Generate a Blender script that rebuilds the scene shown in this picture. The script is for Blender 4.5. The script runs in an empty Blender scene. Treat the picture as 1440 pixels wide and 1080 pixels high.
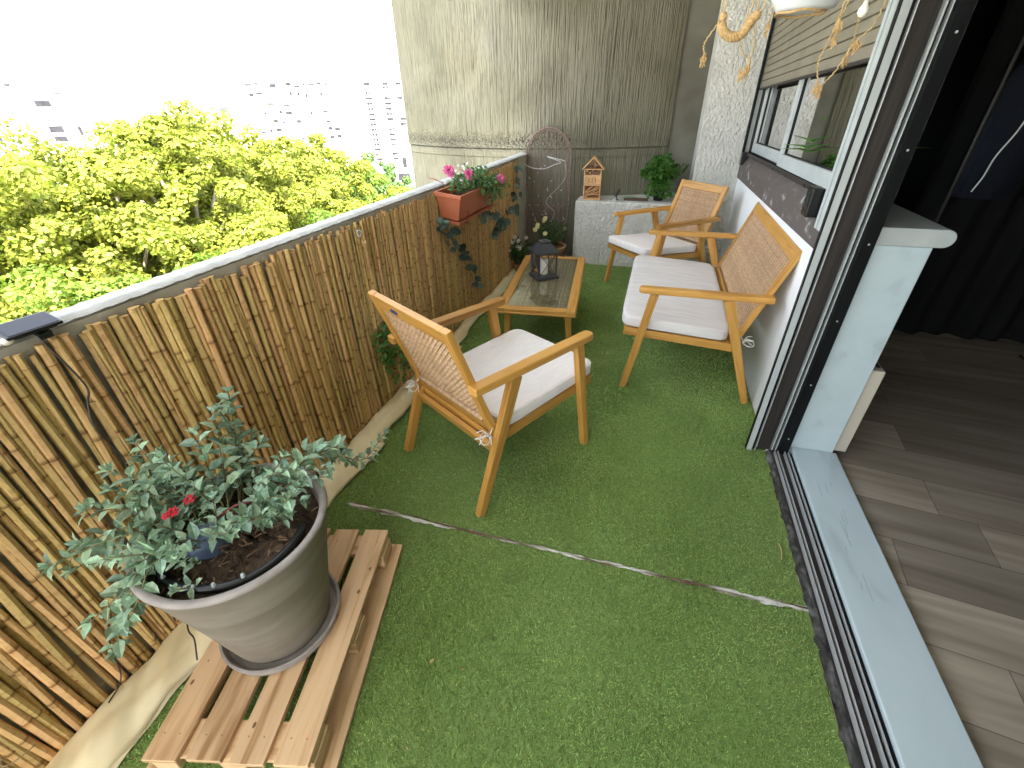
import bpy, math, random
import numpy as np
from math import sin, cos, pi, radians, sqrt
from mathutils import Vector, Matrix, Euler
random.seed(7); rng = np.random.default_rng(7)
S = bpy.context.scene; COL = S.collection
V = Vector
# ------------------------------------------------------------------ materials
def mat(name, c1, c2=None, rough=.6, scale=(6, 6, 6), coord='Object', c3=None, bump=0., bscale=None, bdist=.01,
        rnd=0., hue=0., spec=.4, metal=0., detail=4, lo=.35, hi=.65, translucent=0., emit=None, tcol=None, offs=False, coat=0.):
    m = bpy.data.materials.new(name); m.use_nodes = True
    nt = m.node_tree; N = nt.nodes; L = nt.links; N.clear()
    out = N.new('ShaderNodeOutputMaterial'); b = N.new('ShaderNodeBsdfPrincipled')
    L.new(b.outputs[0], out.inputs[0])
    b.inputs['Roughness'].default_value = rough; b.inputs['Metallic'].default_value = metal
    b.inputs['Specular IOR Level'].default_value = spec
    b.inputs['Coat Weight'].default_value = coat
    tc = N.new('ShaderNodeTexCoord'); src = tc.outputs['UV' if coord == 'UV' else 'Object']
    at = N.new('ShaderNodeAttribute'); at.attribute_name = 'rnd'
    if offs:
        va = N.new('ShaderNodeVectorMath'); va.operation = 'ADD'; L.new(src, va.inputs[0])
        vm = N.new('ShaderNodeVectorMath'); vm.operation = 'MULTIPLY'; L.new(at.outputs['Fac'], vm.inputs[0]); vm.inputs[1].default_value = (17.3, 9.1, 5.7)
        L.new(vm.outputs[0], va.inputs[1]); src = va.outputs[0]
    def noise(sc, det=detail, dist=0.):
        mp = N.new('ShaderNodeMapping'); mp.inputs['Scale'].default_value = sc; L.new(src, mp.inputs[0])
        n = N.new('ShaderNodeTexNoise'); n.inputs['Scale'].default_value = 1.; n.inputs['Detail'].default_value = det
        n.inputs['Distortion'].default_value = dist; L.new(mp.outputs[0], n.inputs['Vector']); return n.outputs['Fac']
    def ramp(fac, stops):
        r = N.new('ShaderNodeValToRGB'); L.new(fac, r.inputs[0]); e = r.color_ramp.elements
        while len(e) < len(stops): e.new(.5)
        for k, (p, c) in enumerate(stops): e[k].position = p; e[k].color = (*c, 1)
        return r.outputs[0]
    def mix(fac, a, bb, mode='MIX'):
        x = N.new('ShaderNodeMix'); x.data_type = 'RGBA'; x.blend_type = mode
        if isinstance(fac, float): x.inputs[0].default_value = fac
        else: L.new(fac, x.inputs[0])
        for i, q in ((6, a), (7, bb)):
            if isinstance(q, tuple): x.inputs[i].default_value = (*q, 1)
            else: L.new(q, x.inputs[i])
        return x.outputs[2]
    m['h'] = 0
    c2 = c2 or c1
    st = [(lo, c1), (hi, c2)] if c3 is None else [(lo, c1), ((lo + hi) / 2, c2), (hi, c3)]
    colr = ramp(noise(scale, dist=.4), st)
    if rnd or hue:
        h = N.new('ShaderNodeHueSaturation'); L.new(colr, h.inputs['Color'])
        for inp, amp, mid in (('Value', rnd, 1.), ('Hue', hue, .5)):
            r = N.new('ShaderNodeMapRange'); L.new(at.outputs['Fac'], r.inputs[0])
            if inp == 'Hue':
                w = N.new('ShaderNodeMath'); w.operation = 'MULTIPLY_ADD'; L.new(at.outputs['Fac'], w.inputs[0]); w.inputs[1].default_value = 7.13; w.inputs[2].default_value = .3
                f = N.new('ShaderNodeMath'); f.operation = 'FRACT'; L.new(w.outputs[0], f.inputs[0]); L.new(f.outputs[0], r.inputs[0])
            r.inputs['To Min'].default_value = mid - amp; r.inputs['To Max'].default_value = mid + amp
            L.new(r.outputs[0], h.inputs[inp])
        colr = h.outputs[0]
    L.new(colr, b.inputs['Base Color'])
    if bump:
        bp = N.new('ShaderNodeBump'); bp.inputs['Strength'].default_value = bump; bp.inputs['Distance'].default_value = bdist
        L.new(noise(bscale or scale, det=5), bp.inputs['Height']); L.new(bp.outputs[0], b.inputs['Normal'])
    if translucent:
        t = N.new('ShaderNodeBsdfTranslucent'); mx = N.new('ShaderNodeMixShader'); mx.inputs[0].default_value = translucent
        if tcol: t.inputs[0].default_value = (*tcol, 1)
        else: L.new(colr, t.inputs[0])
        L.new(b.outputs[0], mx.inputs[1]); L.new(t.outputs[0], mx.inputs[2]); L.new(mx.outputs[0], out.inputs[0])
    m_api[m.name] = dict(N=N, L=L, b=b, noise=noise, ramp=ramp, mix=mix, col=colr, tc=tc, at=at, src=src)
    return m
m_api = {}
def api(m): return m_api[m.name]
def glass(name, tint=(.9, .95, .92), refl=1.):
    m = bpy.data.materials.new(name); m.use_nodes = True; N = m.node_tree.nodes; L = m.node_tree.links; N.clear()
    out = N.new('ShaderNodeOutputMaterial'); t = N.new('ShaderNodeBsdfTransparent'); g = N.new('ShaderNodeBsdfGlossy')
    t.inputs[0].default_value = (*tint, 1); g.inputs['Roughness'].default_value = .02
    f = N.new('ShaderNodeFresnel'); f.inputs[0].default_value = 1.5
    k = N.new('ShaderNodeMath'); k.operation = 'MULTIPLY'; k.use_clamp = True; L.new(f.outputs[0], k.inputs[0]); k.inputs[1].default_value = refl
    mx = N.new('ShaderNodeMixShader'); L.new(k.outputs[0], mx.inputs[0]); L.new(t.outputs[0], mx.inputs[1]); L.new(g.outputs[0], mx.inputs[2]); L.new(mx.outputs[0], out.inputs[0])
    return m
# ------------------------------------------------------------------ mesh builder
class MB:
    def __init__(s): s.v = []; s.f = []; s.uv = []; s.r = []; s.M = None; s.rr = None
    def P(s, p):
        p = V(p); s.v.append(tuple(s.M @ p if s.M else p)); return len(s.v) - 1
    def F(s, idx, uv=None, r=None):
        s.f.append(tuple(idx)); s.uv.append(uv or [(s.v[i][0] + s.v[i][1], s.v[i][2]) for i in idx]); s.r.append(s.rr if r is None else r)
    def beam(s, p0, p1, w, h, up=(0, 0, 1), w2=None, h2=None, r=None):
        p0 = V(p0); p1 = V(p1); d = (p1 - p0); Ln = d.length; d.normalize()
        sd = d.cross(V(up)).normalized(); u = sd.cross(d).normalized()
        r = random.random() if r is None else r
        w2 = w if w2 is None else w2; h2 = h if h2 is None else h2
        i = []
        for q, a, b in ((p0, w, h), (p1, w2, h2)):
            for x, y in ((-1, -1), (1, -1), (1, 1), (-1, 1)): i.append(s.P(q + sd * (x * a / 2) + u * (y * b / 2)))
        o = r * 3
        for k in range(4):
            a, b = i[k], i[(k + 1) % 4]; e = w if k % 2 == 0 else h; v0 = o + k * .13
            s.F((a, b, b + 4, a + 4), [(0, v0), (0, v0 + e), (Ln, v0 + e), (Ln, v0)], r)
        s.F((i[3], i[2], i[1], i[0]), [(0, o), (.01, o), (.01, o + w), (0, o + w)], r); s.F(i[4:], [(0, o), (.01, o), (.01, o + w), (0, o + w)], r)
    def box(s, x0, x1, y0, y1, z0, z1, r=None):
        s.beam((x0, (y0 + y1) / 2, (z0 + z1) / 2), (x1, (y0 + y1) / 2, (z0 + z1) / 2), abs(y1 - y0), abs(z1 - z0), r=r)
    def tube(s, pts, rad, n=8, caps=True, r=None, seg=None, uvring=None):
        pts = [V(p) for p in pts]; K = len(pts); rad = rad if hasattr(rad, '__len__') else [rad] * K
        r = random.random() if r is None else r
        d = (pts[1] - pts[0]).normalized(); a = d.orthogonal().normalized(); rings = []; ln = 0
        for k in range(K):
            t = (pts[min(k + 1, K - 1)] - pts[max(k - 1, 0)]).normalized()
            a = (a - t * a.dot(t))
            a = a.normalized() if a.length > 1e-6 else t.orthogonal().normalized()
            b = t.cross(a)
            rings.append([s.P(pts[k] + (a * cos(2 * pi * j / n) + b * sin(2 * pi * j / n)) * rad[k]) for j in range(n)])
        for k in range(K - 1):
            l2 = ln + (pts[k + 1] - pts[k]).length
            u0, u1 = (ln, l2) if uvring is None else (uvring[k][0], uvring[k][1])
            for j in range(n):
                j2 = (j + 1) % n
                s.F((rings[k][j], rings[k][j2], rings[k + 1][j2], rings[k + 1][j]), [(u0, r * 5 + j * .01), (u0, r * 5 + j * .01 + .01), (u1, r * 5 + j * .01 + .01), (u1, r * 5 + j * .01)], r)
            ln = l2
        if caps: s.F(rings[0][::-1], r=r); s.F(rings[-1], r=r)
    def lathe(s, prof, n=48, c=(0, 0, 0), r=None, wob=0.):
        rings = [[s.P((c[0] + R * cos(2 * pi * j / n), c[1] + R * sin(2 * pi * j / n), c[2] + z)) for j in range(n)] for R, z in prof]
        for k in range(len(prof) - 1):
            for j in range(n):
                j2 = (j + 1) % n; s.F((rings[k][j], rings[k][j2], rings[k + 1][j2], rings[k + 1][j]), [(j / n * 2, prof[k][1]), ((j + 1) / n * 2, prof[k][1]), ((j + 1) / n * 2, prof[k + 1][1]), (j / n * 2, prof[k + 1][1])], r)
    def grid(s, fn, nu, nv, uvs=(1, 1), r=None):
        ids = [[s.P(fn(i / nu, j / nv)) for j in range(nv + 1)] for i in range(nu + 1)]
        for i in range(nu):
            for j in range(nv):
                q = ((i, j), (i + 1, j), (i + 1, j + 1), (i, j + 1))
                s.F([ids[a][b] for a, b in q], [(a / nu * uvs[0], b / nv * uvs[1]) for a, b in q], r)
    def prism(s, poly, y0, y1, axis='y', r=None):   # poly of (a,b) extruded
        f = (lambda a, b, t: (a, t, b)) if axis == 'y' else ((lambda a, b, t: (t, a, b)) if axis == 'x' else (lambda a, b, t: (a, b, t)))
        A = [s.P(f(a, b, y0)) for a, b in poly]; B = [s.P(f(a, b, y1)) for a, b in poly]; n = len(poly)
        s.F(A, r=r); s.F(B[::-1], r=r)
        for k in range(n): s.F((A[k], B[k], B[(k + 1) % n], A[(k + 1) % n]), r=r)
    def leaf(s, p, d, n, L, W, fold=.25, droop=.2, r=None):
        p = V(p); d = V(d).normalized(); n = V(n); n = (n - d * n.dot(d))
        n = n.normalized() if n.length > 1e-5 else d.orthogonal().normalized()
        sd = d.cross(n); r = random.random() if r is None else r
        def q(t, w, h=0): return s.P(p + d * (L * t) + sd * (w * W) + n * (h * W - droop * L * t * t))
        b = q(0, 0); l1 = q(.3, -.46, fold); m1 = q(.33, 0); r1 = q(.3, .46, fold); l2 = q(.68, -.36, fold); m2 = q(.7, 0); r2 = q(.68, .36, fold); t = q(1, 0)
        U = lambda *a: [((0, 0), (0, .3), (.5, .3), (1, .3), (0, .7), (.5, .7), (1, .7), (.5, 1))[k] for k in a]
        for f, u in (((b, m1, l1), U(0, 2, 1)), ((b, r1, m1), U(0, 3, 2)), ((l1, m1, m2, l2), U(1, 2, 5, 4)), ((m1, r1, r2, m2), U(2, 3, 6, 5)), ((l2, m2, t), U(4, 5, 7)), ((m2, r2, t), U(5, 6, 7))): s.F(f, u, r)
    def build(s, name, m, parent=None, smooth=False, bevel=0., loc=None, bseg=2, auto=False, subsurf=0):
        me = bpy.data.meshes.new(name); me.from_pydata(s.v, [], s.f); me.materials.append(m)
        uvl = me.uv_layers.new(name='UVMap'); uvl.data.foreach_set('uv', [c for u in s.uv for q in u for c in q])
        a = me.attributes.new('rnd', 'FLOAT', 'FACE'); d0 = random.random()
        a.data.foreach_set('value', [d0 if q is None else q for q in s.r])
        if smooth: me.polygons.foreach_set('use_smooth', [True] * len(me.polygons))
        me.update()
        if auto: me.set_sharp_from_angle(angle=radians(40))
        o = bpy.data.objects.new(name, me); COL.objects.link(o)
        if parent: o.parent = parent
        if loc: o.location = loc
        if bevel:
            b = o.modifiers.new('b', 'BEVEL'); b.width = bevel; b.segments = bseg; b.limit_method = 'ANGLE'; b.angle_limit = radians(50)
        if subsurf:
            q = o.modifiers.new('s', 'SUBSURF'); q.levels = q.render_levels = subsurf
        return o
def bez(pts, n):
    pts = [V(p) for p in pts]
    if len(pts) == 2: return [pts[0].lerp(pts[1], k / n) for k in range(n + 1)]
    out = []
    P_ = [pts[0] * 2 - pts[1]] + pts + [pts[-1] * 2 - pts[-2]]; segs = len(pts) - 1
    for k in range(n + 1):
        t = k / n * segs; i = min(int(t), segs - 1); f = t - i; p0, p1, p2, p3 = P_[i:i + 4]
        out.append(.5 * ((2 * p1) + (p2 - p0) * f + (2 * p0 - 5 * p1 + 4 * p2 - p3) * f * f + (3 * p1 - p0 - 3 * p2 + p3) * f ** 3))
    return out
def tag(o, label, cat, group=None):
    o['label'] = label; o['category'] = cat
    if group: o['group'] = group
    return o
def thing(name, label, cat, loc=(0, 0, 0), rz=0., group=None):
    o = bpy.data.objects.new(name, None); COL.objects.link(o); o.location = loc; o.rotation_euler = (0, 0, rz); o.empty_display_size = .1
    return tag(o, label, cat, group)
def struct(o, kind='structure'): o['kind'] = kind; return o
def npmesh(name, Vt, k, m, rnd, parent=None, uv=None):   # Vt (N*k,3)
    n = len(Vt) // k; me = bpy.data.meshes.new(name)
    me.vertices.add(n * k); me.vertices.foreach_set('co', Vt.astype(np.float32).ravel())
    me.loops.add(n * k); me.loops.foreach_set('vertex_index', np.arange(n * k, dtype=np.int32))
    me.polygons.add(n); me.polygons.foreach_set('loop_start', np.arange(0, n * k, k, dtype=np.int32))
    me.update(calc_edges=True); me.validate()
    a = me.attributes.new('rnd', 'FLOAT', 'FACE'); a.data.foreach_set('value', rnd.astype(np.float32))
    me.materials.append(m); o = bpy.data.objects.new(name, me); COL.objects.link(o)
    if parent: o.parent = parent
    return o
# ------------------------------------------------------------------ material library
M = {}
M['wood'] = mat('acacia_wood', (.40, .185, .034), (.55, .295, .07), .42, (2.2, 45, 45), 'UV', c3=(.47, .235, .046), bump=.15, bscale=(3, 120, 120), bdist=.002, rnd=.16, spec=.45, offs=True)
M['pallet'] = mat('pine_wood', (.36, .20, .085), (.62, .42, .24), .7, (2.2, 26, 26), 'UV', c3=(.66, .47, .29), bump=.3, bscale=(4, 110, 110), bdist=.003, rnd=.16, offs=True, lo=.3, hi=.7)
M['cane'] = mat('bamboo_cane', (.385, .23, .078), (.56, .375, .16), .6, (8, 40, 40), 'UV', c3=(.47, .30, .112), rnd=.26, hue=.014, bump=.2, bscale=(20, 90, 90), bdist=.003, offs=True, lo=.25, hi=.75)
a_ = api(M['cane'])   # node rings: uv.x is the position within one internode
sx = a_['N'].new('ShaderNodeSeparateXYZ'); a_['L'].new(a_['tc'].outputs['UV'], sx.inputs[0])
fr = a_['N'].new('ShaderNodeMath'); fr.operation = 'FRACT'; a_['L'].new(sx.outputs[0], fr.inputs[0])
rg = a_['ramp'](fr.outputs[0], [(0, (.30, .25, .2)), (.03, (.5, .42, .34)), (.07, (1, 1, 1)), (.90, (1, 1, 1)), (1., (.85, .78, .7))])
a_['L'].new(a_['mix'](1., a_['col'], rg, 'MULTIPLY'), a_['b'].inputs['Base Color'])
M['weave'] = mat('woven_rattan', (.42, .265, .145), (.58, .39, .23), .6, (60, 60, 60), rnd=.18, bump=.2, bdist=.002)
M['weave_table'] = mat('woven_table_cane', (.32, .24, .13), (.52, .42, .26), .6, (50, 50, 50), rnd=.45)
M['cushion'] = mat('cushion_fabric', (.80, .765, .74), (.86, .83, .81), .9, (14, 60, 14), bump=.35, bscale=(380, 60, 60), bdist=.0015, spec=.15)
M['sofacushion'] = mat('slub_fabric', (.66, .635, .63), (.78, .755, .75), .9, (5, 70, 5), bump=.3, bscale=(30, 300, 30), bdist=.0015, spec=.15)
M['cord'] = mat('white_cord', (.75, .73, .7), rough=.8)
M['potclay'] = mat('grey_clay', (.185, .155, .125), (.245, .215, .18), .72, (5, 5, 14), bump=.12, bscale=(40, 40, 120), bdist=.002)
M['rim'] = mat('worn_clay_rim', (.25, .225, .205), (.33, .30, .28), .7, (14, 14, 14), bump=.15, bdist=.002)
M['soil'] = mat('potting_soil', (.03, .018, .01), (.10, .06, .035), .95, (40, 40, 40), bump=1., bscale=(60, 60, 60), bdist=.02)
M['bark'] = mat('soil_litter', (.13, .08, .045), (.22, .14, .08), .9, (40, 40, 40), rnd=.4)
M['mint'] = mat('sage_green_leaf', (.225, .37, .225), (.38, .53, .385), .55, (2, 3, 1), 'UV', rnd=.42, hue=.05, translucent=.25, bump=.4, bscale=(14, 22, 1), bdist=.002, offs=True)
M['leafgreen'] = mat('fresh_green_leaf', (.05, .15, .02), (.09, .24, .04), .45, (2, 3, 1), 'UV', rnd=.35, hue=.015, translucent=.25, offs=True)
M['leafdark'] = mat('dark_green_leaf', (.035, .085, .02), (.07, .13, .035), .4, (2, 3, 1), 'UV', rnd=.4, translucent=.15, offs=True)
M['leafgeran'] = mat('geranium_leaf', (.09, .20, .06), (.17, .30, .11), .5, (2, 3, 1), 'UV', rnd=.35, translucent=.25, offs=True)
M['euc'] = mat('eucalyptus_leaf', (.045, .08, .065), (.10, .16, .135), .5, (1, 1, 1), 'UV', rnd=.45, translucent=.1, offs=True)
M['stem'] = mat('green_stem', (.12, .15, .06), (.16, .12, .06), .6)
M['twig'] = mat('brown_twig', (.10, .06, .035), rough=.7)
M['red'] = mat('red_petal', (.45, .012, .03), (.66, .04, .06), .5, rnd=.4, translucent=.2)
M['pink'] = mat('pink_petal', (.70, .12, .33), (.85, .28, .5), .5, rnd=.2, translucent=.25)
M['whitepetal'] = mat('white_petal', (.75, .72, .68), rough=.5, translucent=.25)
M['yellowpetal'] = mat('pale_yellow_petal', (.78, .72, .38), rough=.5, translucent=.25)
M['black'] = mat('black_plastic', (.006, .006, .007), rough=.28, spec=.5)
M['blackmetal'] = mat('dark_lantern_metal', (.028, .03, .036), (.04, .042, .05), .38, (20, 20, 20), spec=.5)
M['cable'] = mat('black_cable', (.02, .014, .012), rough=.5)
M['blue_plastic'] = mat('blue_grey_plastic', (.10, .15, .26), (.16, .21, .33), .5, (12, 12, 12))
M['terracotta'] = mat('terracotta_plastic', (.42, .125, .06), (.47, .15, .075), .5, (4, 4, 4), bump=.05, bscale=(60, 60, 60), bdist=.002)
M['terradark'] = mat('red_brown_plastic', (.20, .05, .04), rough=.5)
M['claypot'] = mat('old_terracotta', (.30, .13, .07), (.40, .20, .11), .8, (10, 10, 10), bump=.1)
M['canvas'] = mat('cream_canvas', (.76, .63, .38), (.88, .80, .57), .85, (3, 3, 3), bump=.12, bscale=(260, 260, 260), bdist=.001, spec=.1)
M['stucco'] = mat('white_roughcast', (.62, .62, .565), (.74, .74, .69), .9, (4, 4, 4), bump=1., bscale=(48, 48, 30), bdist=.045, spec=.15)
M['whitewall'] = mat('smooth_white_paint', (.82, .85, .86), (.87, .89, .89), .6, (3, 3, 3), bump=.08, bscale=(30, 30, 30), bdist=.004)
M['bluepaint'] = mat('pale_blue_paint', (.40, .48, .51), (.52, .63, .67), .5, (7, 2.5, 7), c3=(.55, .66, .70), lo=.22, hi=.6, bump=.3, bscale=(12, 12, 12), bdist=.003)
M['pvc'] = mat('white_window_frame', (.50, .54, .54), (.42, .47, .47), .4, (6, 6, 6))
M['alu'] = mat('pale_aluminium', (.42, .46, .47), (.50, .54, .54), .45, (30, 30, 2), spec=.5)
M['alubright'] = mat('bright_aluminium', (.55, .57, .57), rough=.35, metal=.3)
M['bronze'] = mat('dark_bronze_metal', (.02, .016, .014), (.04, .033, .03), .55, (40, 40, 1.5), bump=.1)
M['blackframe'] = mat('black_frame_paint', (.003, .004, .0045), (.006, .0075, .008), .5, (20, 20, 3), spec=.2)
M['shutter'] = mat('beige_shutter', (.20, .18, .13), (.25, .225, .165), .55, (5, 5, 5))
M['lightconc'] = mat('cap_concrete', (.42, .42, .39), (.55, .56, .54), .85, (9, 9, 9), bump=.4, bscale=(60, 60, 60), bdist=.006)
M['dirtyconc'] = mat('weathered_concrete', (.36, .34, .27), (.48, .46, .39), .9, (6, 6, 6), bump=.4, bscale=(50, 50, 50), bdist=.006)
M['edgeconc'] = mat('crumbled_edge_concrete', (.035, .034, .033), (.16, .16, .155), .9, (22, 14, 22), bump=.8, bscale=(70, 50, 50), bdist=.01, lo=.45, hi=.75)
M['sill_brown'] = mat('peeling_brown_paint', (.105, .088, .08), (.14, .12, .112), .75, (16, 9, 16), c3=(.34, .36, .35), bump=.3, bscale=(18, 12, 18), bdist=.004, lo=.52, hi=.72)
M['lam'] = mat('wood_laminate', (.22, .185, .14), (.40, .345, .275), .42, (1.2, 14, 14), 'UV', rnd=.25, bump=.1, offs=True, lo=.3, hi=.7)
M['room_shade'] = mat('painted_room_shade', (.004, .004, .0045), rough=.9)  # near-black colour holds the shade of the unlit room
M['ceiling'] = mat('white_ceiling', (.62, .62, .60), rough=.9)
M['cream'] = mat('cream_enamel', (.62, .58, .48), rough=.4)
M['jute'] = mat('jute_rope', (.42, .27, .11), (.58, .40, .19), .85, (120, 120, 120), bump=.5, bdist=.003)
M['straw'] = mat('dry_straw', (.50, .36, .15), (.62, .47, .24), .8, (60, 60, 60), rnd=.2)
M['whiteceramic'] = mat('white_ceramic', (.70, .74, .76), rough=.35)
M['wax'] = mat('white_wax', (.80, .78, .72), rough=.5)
M['wicker'] = mat('seagrass_wicker', (.24, .15, .08), (.42, .29, .17), .8, (80, 80, 80), rnd=.25)
M['willow'] = mat('brown_willow', (.18, .115, .095), (.26, .18, .155), .7, (30, 30, 30), rnd=.25)
M['hotel'] = mat('light_pine', (.55, .31, .13), (.66, .41, .2), .6, (3, 40, 40), 'UV', rnd=.12, offs=True)
M['hoteldark'] = mat('drilled_wood_fill', (.16, .075, .03), (.30, .16, .07), .8, (60, 60, 60), rnd=.3)
M['treeleaf'] = mat('plane_tree_leaf', (.165, .195, .02), (.25, .28, .038), .6, (.12, .12, .12), rnd=.45, hue=.022, translucent=.42, tcol=(.22, .27, .025))
M['treeleaf2'] = mat('green_tree_leaf', (.08, .14, .014), (.14, .215, .024), .6, (.5, .5, .5), rnd=.4, hue=.018, translucent=.35, tcol=(.2, .32, .03))
M['treeleaf3'] = mat('dark_tree_leaf', (.06, .12, .03), (.10, .17, .045), .6, (.5, .5, .5), rnd=.4, hue=.015, translucent=.3, tcol=(.12, .22, .04))
M['trunk'] = mat('plane_bark', (.22, .18, .12), (.35, .31, .23), .9, (3, 3, 1), bump=.4)
M['facade'] = mat('white_facade', (.50, .50, .49), (.56, .56, .55), .8, (.2, .2, .2))
M['facadeblue'] = mat('pale_blue_panel', (.13, .17, .24), rough=.7)
M['ochre'] = mat('ochre_panel', (.13, .075, .035), (.20, .13, .05), .7, (1, 1, 1))
M['farglass'] = mat('far_window_glass', (.007, .007, .01), (.02, .02, .025), .9, (1, 1, 1))
M['turfbase'] = mat('turf_backing', (.15, .23, .06), (.20, .30, .09), .95, (60, 60, 60))
M['blade'] = mat('artificial_grass', (.265, .395, .11), (.36, .49, .165), .55, (2.2, 2.2, 2.2), rnd=.5, hue=.035, spec=.3, translucent=.15)
M['seam'] = mat('seam_concrete', (.13, .085, .05), (.36, .33, .27), .9, (4.2, 60, 10), c3=(.66, .66, .62), bump=.8, bscale=(60, 60, 60), bdist=.01, lo=.42, hi=.6)
M['cityground'] = mat('city_ground', (.40, .39, .36), (.50, .49, .46), .9, (.05, .05, .05))
M['navy'] = mat('navy_fabric', (.0018, .0035, .010), (.003, .0055, .014), .9, (20, 20, 20), bump=.4)
M['glass'] = glass('window_glass', (.82, .88, .86), 1.0)
M['lglass'] = glass('lantern_glass', (.96, .97, .97), 1.)
M['tglass'] = glass('table_glass', (.90, .93, .90), .32)
M['badge'] = mat('blue_badge', (.03, .05, .14), rough=.3)
M['amber'] = mat('amber_wood', (.40, .24, .08), rough=.5)
# concrete with vertical board-formed ribs: uv = (arc length, z)
mc = M['column'] = mat('ribbed_concrete', (.158, .15, .108), (.215, .205, .15), .9, (1.1, 1.4, 1), 'UV', c3=(.235, .225, .175), lo=.3, hi=.7, spec=.15)
A = api(mc); N_, L_ = A['N'], A['L']
sep = N_.new('ShaderNodeSeparateXYZ'); L_.new(A['tc'].outputs['UV'], sep.inputs[0])
def mth(op, a, b=None, c=None, clamp=False):
    n = N_.new('ShaderNodeMath'); n.operation = op; n.use_clamp = clamp
    for k, q in enumerate((a, b, c)):
        if q is None: continue
        if isinstance(q, (int, float)): n.inputs[k].default_value = q
        else: L_.new(q, n.inputs[k])
    return n.outputs[0]
ribs = A['noise']((46, 1.6, 1), 3, .6); ribs2 = A['noise']((110, 4, 1), 2, .5); patch = A['noise']((1.7, 1.3, 1), 3, .8); fine = A['noise']((60, 60, 1), 4)
upper = N_.new('ShaderNodeMapRange'); L_.new(sep.outputs[1], upper.inputs[0]); upper.inputs['From Min'].default_value = 1.19; upper.inputs['From Max'].default_value = 1.24
pm = N_.new('ShaderNodeMapRange'); L_.new(patch, pm.inputs[0]); pm.inputs['From Min'].default_value = .36; pm.inputs['From Max'].default_value = .5; pm.inputs['To Min'].default_value = .6
band = mth('SUBTRACT', 1., mth('MULTIPLY', mth('ABSOLUTE', mth('SUBTRACT', sep.outputs[1], 1.26)), 9.), clamp=True)   # honeycombed concrete by the joint
left = N_.new('ShaderNodeMapRange'); L_.new(sep.outputs[0], left.inputs[0]); left.inputs['From Min'].default_value = 2.6; left.inputs['From Max'].default_value = 1.9
hon = mth('MULTIPLY', band, left.outputs[0])
rib_amt = mth('MULTIPLY', pm.outputs[0], mth('MULTIPLY_ADD', upper.outputs[0], .35, .65))
hgt = mth('ADD', mth('MULTIPLY', mth('ADD', mth('MULTIPLY', mth('SUBTRACT', ribs, .5), 1.3), mth('MULTIPLY', mth('SUBTRACT', ribs2, .5), .6)), rib_amt), mth('MULTIPLY', fine, .12))
vor = N_.new('ShaderNodeTexVoronoi'); vor.inputs['Scale'].default_value = 34; L_.new(A['tc'].outputs['UV'], vor.inputs['Vector'])
hgt = mth('ADD', hgt, mth('MULTIPLY', mth('MULTIPLY', vor.outputs['Distance'], -2.0), hon))
bp = N_.new('ShaderNodeBump'); bp.inputs['Strength'].default_value = 1.; bp.inputs['Distance'].default_value = .04; L_.new(hgt, bp.inputs['Height']); L_.new(bp.outputs[0], A['b'].inputs['Normal'])
cc = A['ramp'](A['noise']((.9, .35, 1), 4, .3), [(.3, (.86, .87, .88)), (.52, (.98, .98, .95)), (.75, (1.0, .94, .84))])
L_.new(A['mix'](1., A['col'], cc, 'MULTIPLY'), A['b'].inputs['Base Color'])
M['backconc'] = mat('stained_concrete', (.11, .105, .08), (.17, .165, .13), .9, (2.5, 2.5, 2.5), bump=.3, bscale=(14, 14, 14), bdist=.008)
# ------------------------------------------------------------------ setting
def box_obj(name, m, dims, parent=None, bevel=0., **k):
    b = MB(); b.box(*dims); return b.build(name, m, parent, bevel=bevel, **k)
struct(box_obj('ground', M['cityground'], (-2500, 2500, -2500, 2500, -14.6, -14)))
struct(box_obj('balcony_floor', M['dirtyconc'], (-1.53, .752, -3, 6, -.25, 0)))
struct(box_obj('balcony_ceiling', M['ceiling'], (-1.62, 9, -3.1, 9, 2.62, 2.95)))
# turf sheet and pile
b = MB()
b.grid(lambda u, v: (-1.445 + u * (2.195 + .004 * sin(v * 90)), -1.2 + v * 6.35, .004), 20, 60)
struct(b.build('artificial_turf', M['turfbase']))
def blades(x0, x1, y0, y1, dens, h, w):
    n = int((x1 - x0) * (y1 - y0) * dens)
    x = rng.uniform(x0, x1, n); y = rng.uniform(y0, y1, n)
    sy = 1.168 + (x + 1.2) * .012 + .002 * np.sin(x * 19)
    edge = (x < .742 + .008 * np.sin(y * 37) + .006 * np.sin(y * 91))
    seam = (np.abs(y - sy) < .009 + .004 * np.sin(x * 43)) & (x > -1.2)
    k = edge & ~(seam & (rng.random(n) < .93)); x = x[k]; y = y[k]; n = len(x)
    a = rng.uniform(0, 2 * pi, n); hh = h * rng.uniform(.5, 1.25, n) * (.82 + .18 * np.sin(x * 5.3 + y * 2.1) * np.sin(y * 4.3 - x * 3.)); ln = rng.uniform(.1, 1.1, n) * hh; la = rng.uniform(0, 2 * pi, n)
    p = np.stack([x, y, np.full(n, .004)], 1); s = np.stack([np.cos(a), np.sin(a), np.zeros(n)], 1) * (w * rng.uniform(.6, 1.3, n))[:, None]
    t = p + np.stack([np.cos(la) * ln, np.sin(la) * ln, hh], 1)
    m_ = p + np.stack([np.cos(la) * ln * .35, np.sin(la) * ln * .35, hh * .6], 1)
    q = np.stack([p - s, p + s, m_ + s * .8, t], 1).reshape(-1, 3)
    cl = .5 + .18 * np.sin(x * 9.3 + 2 * np.sin(y * 5.1)) * np.sin(y * 6.7 + 2.2 * np.sin(x * 4.)) + .25 * np.sin(x * 3.1 + 1.3 * np.sin(y * 2.3)) * np.sin(y * 2.7 + x)
    return q, np.clip(cl * .45 + rng.random(n) * .75 - .08, 0, 1)
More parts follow.
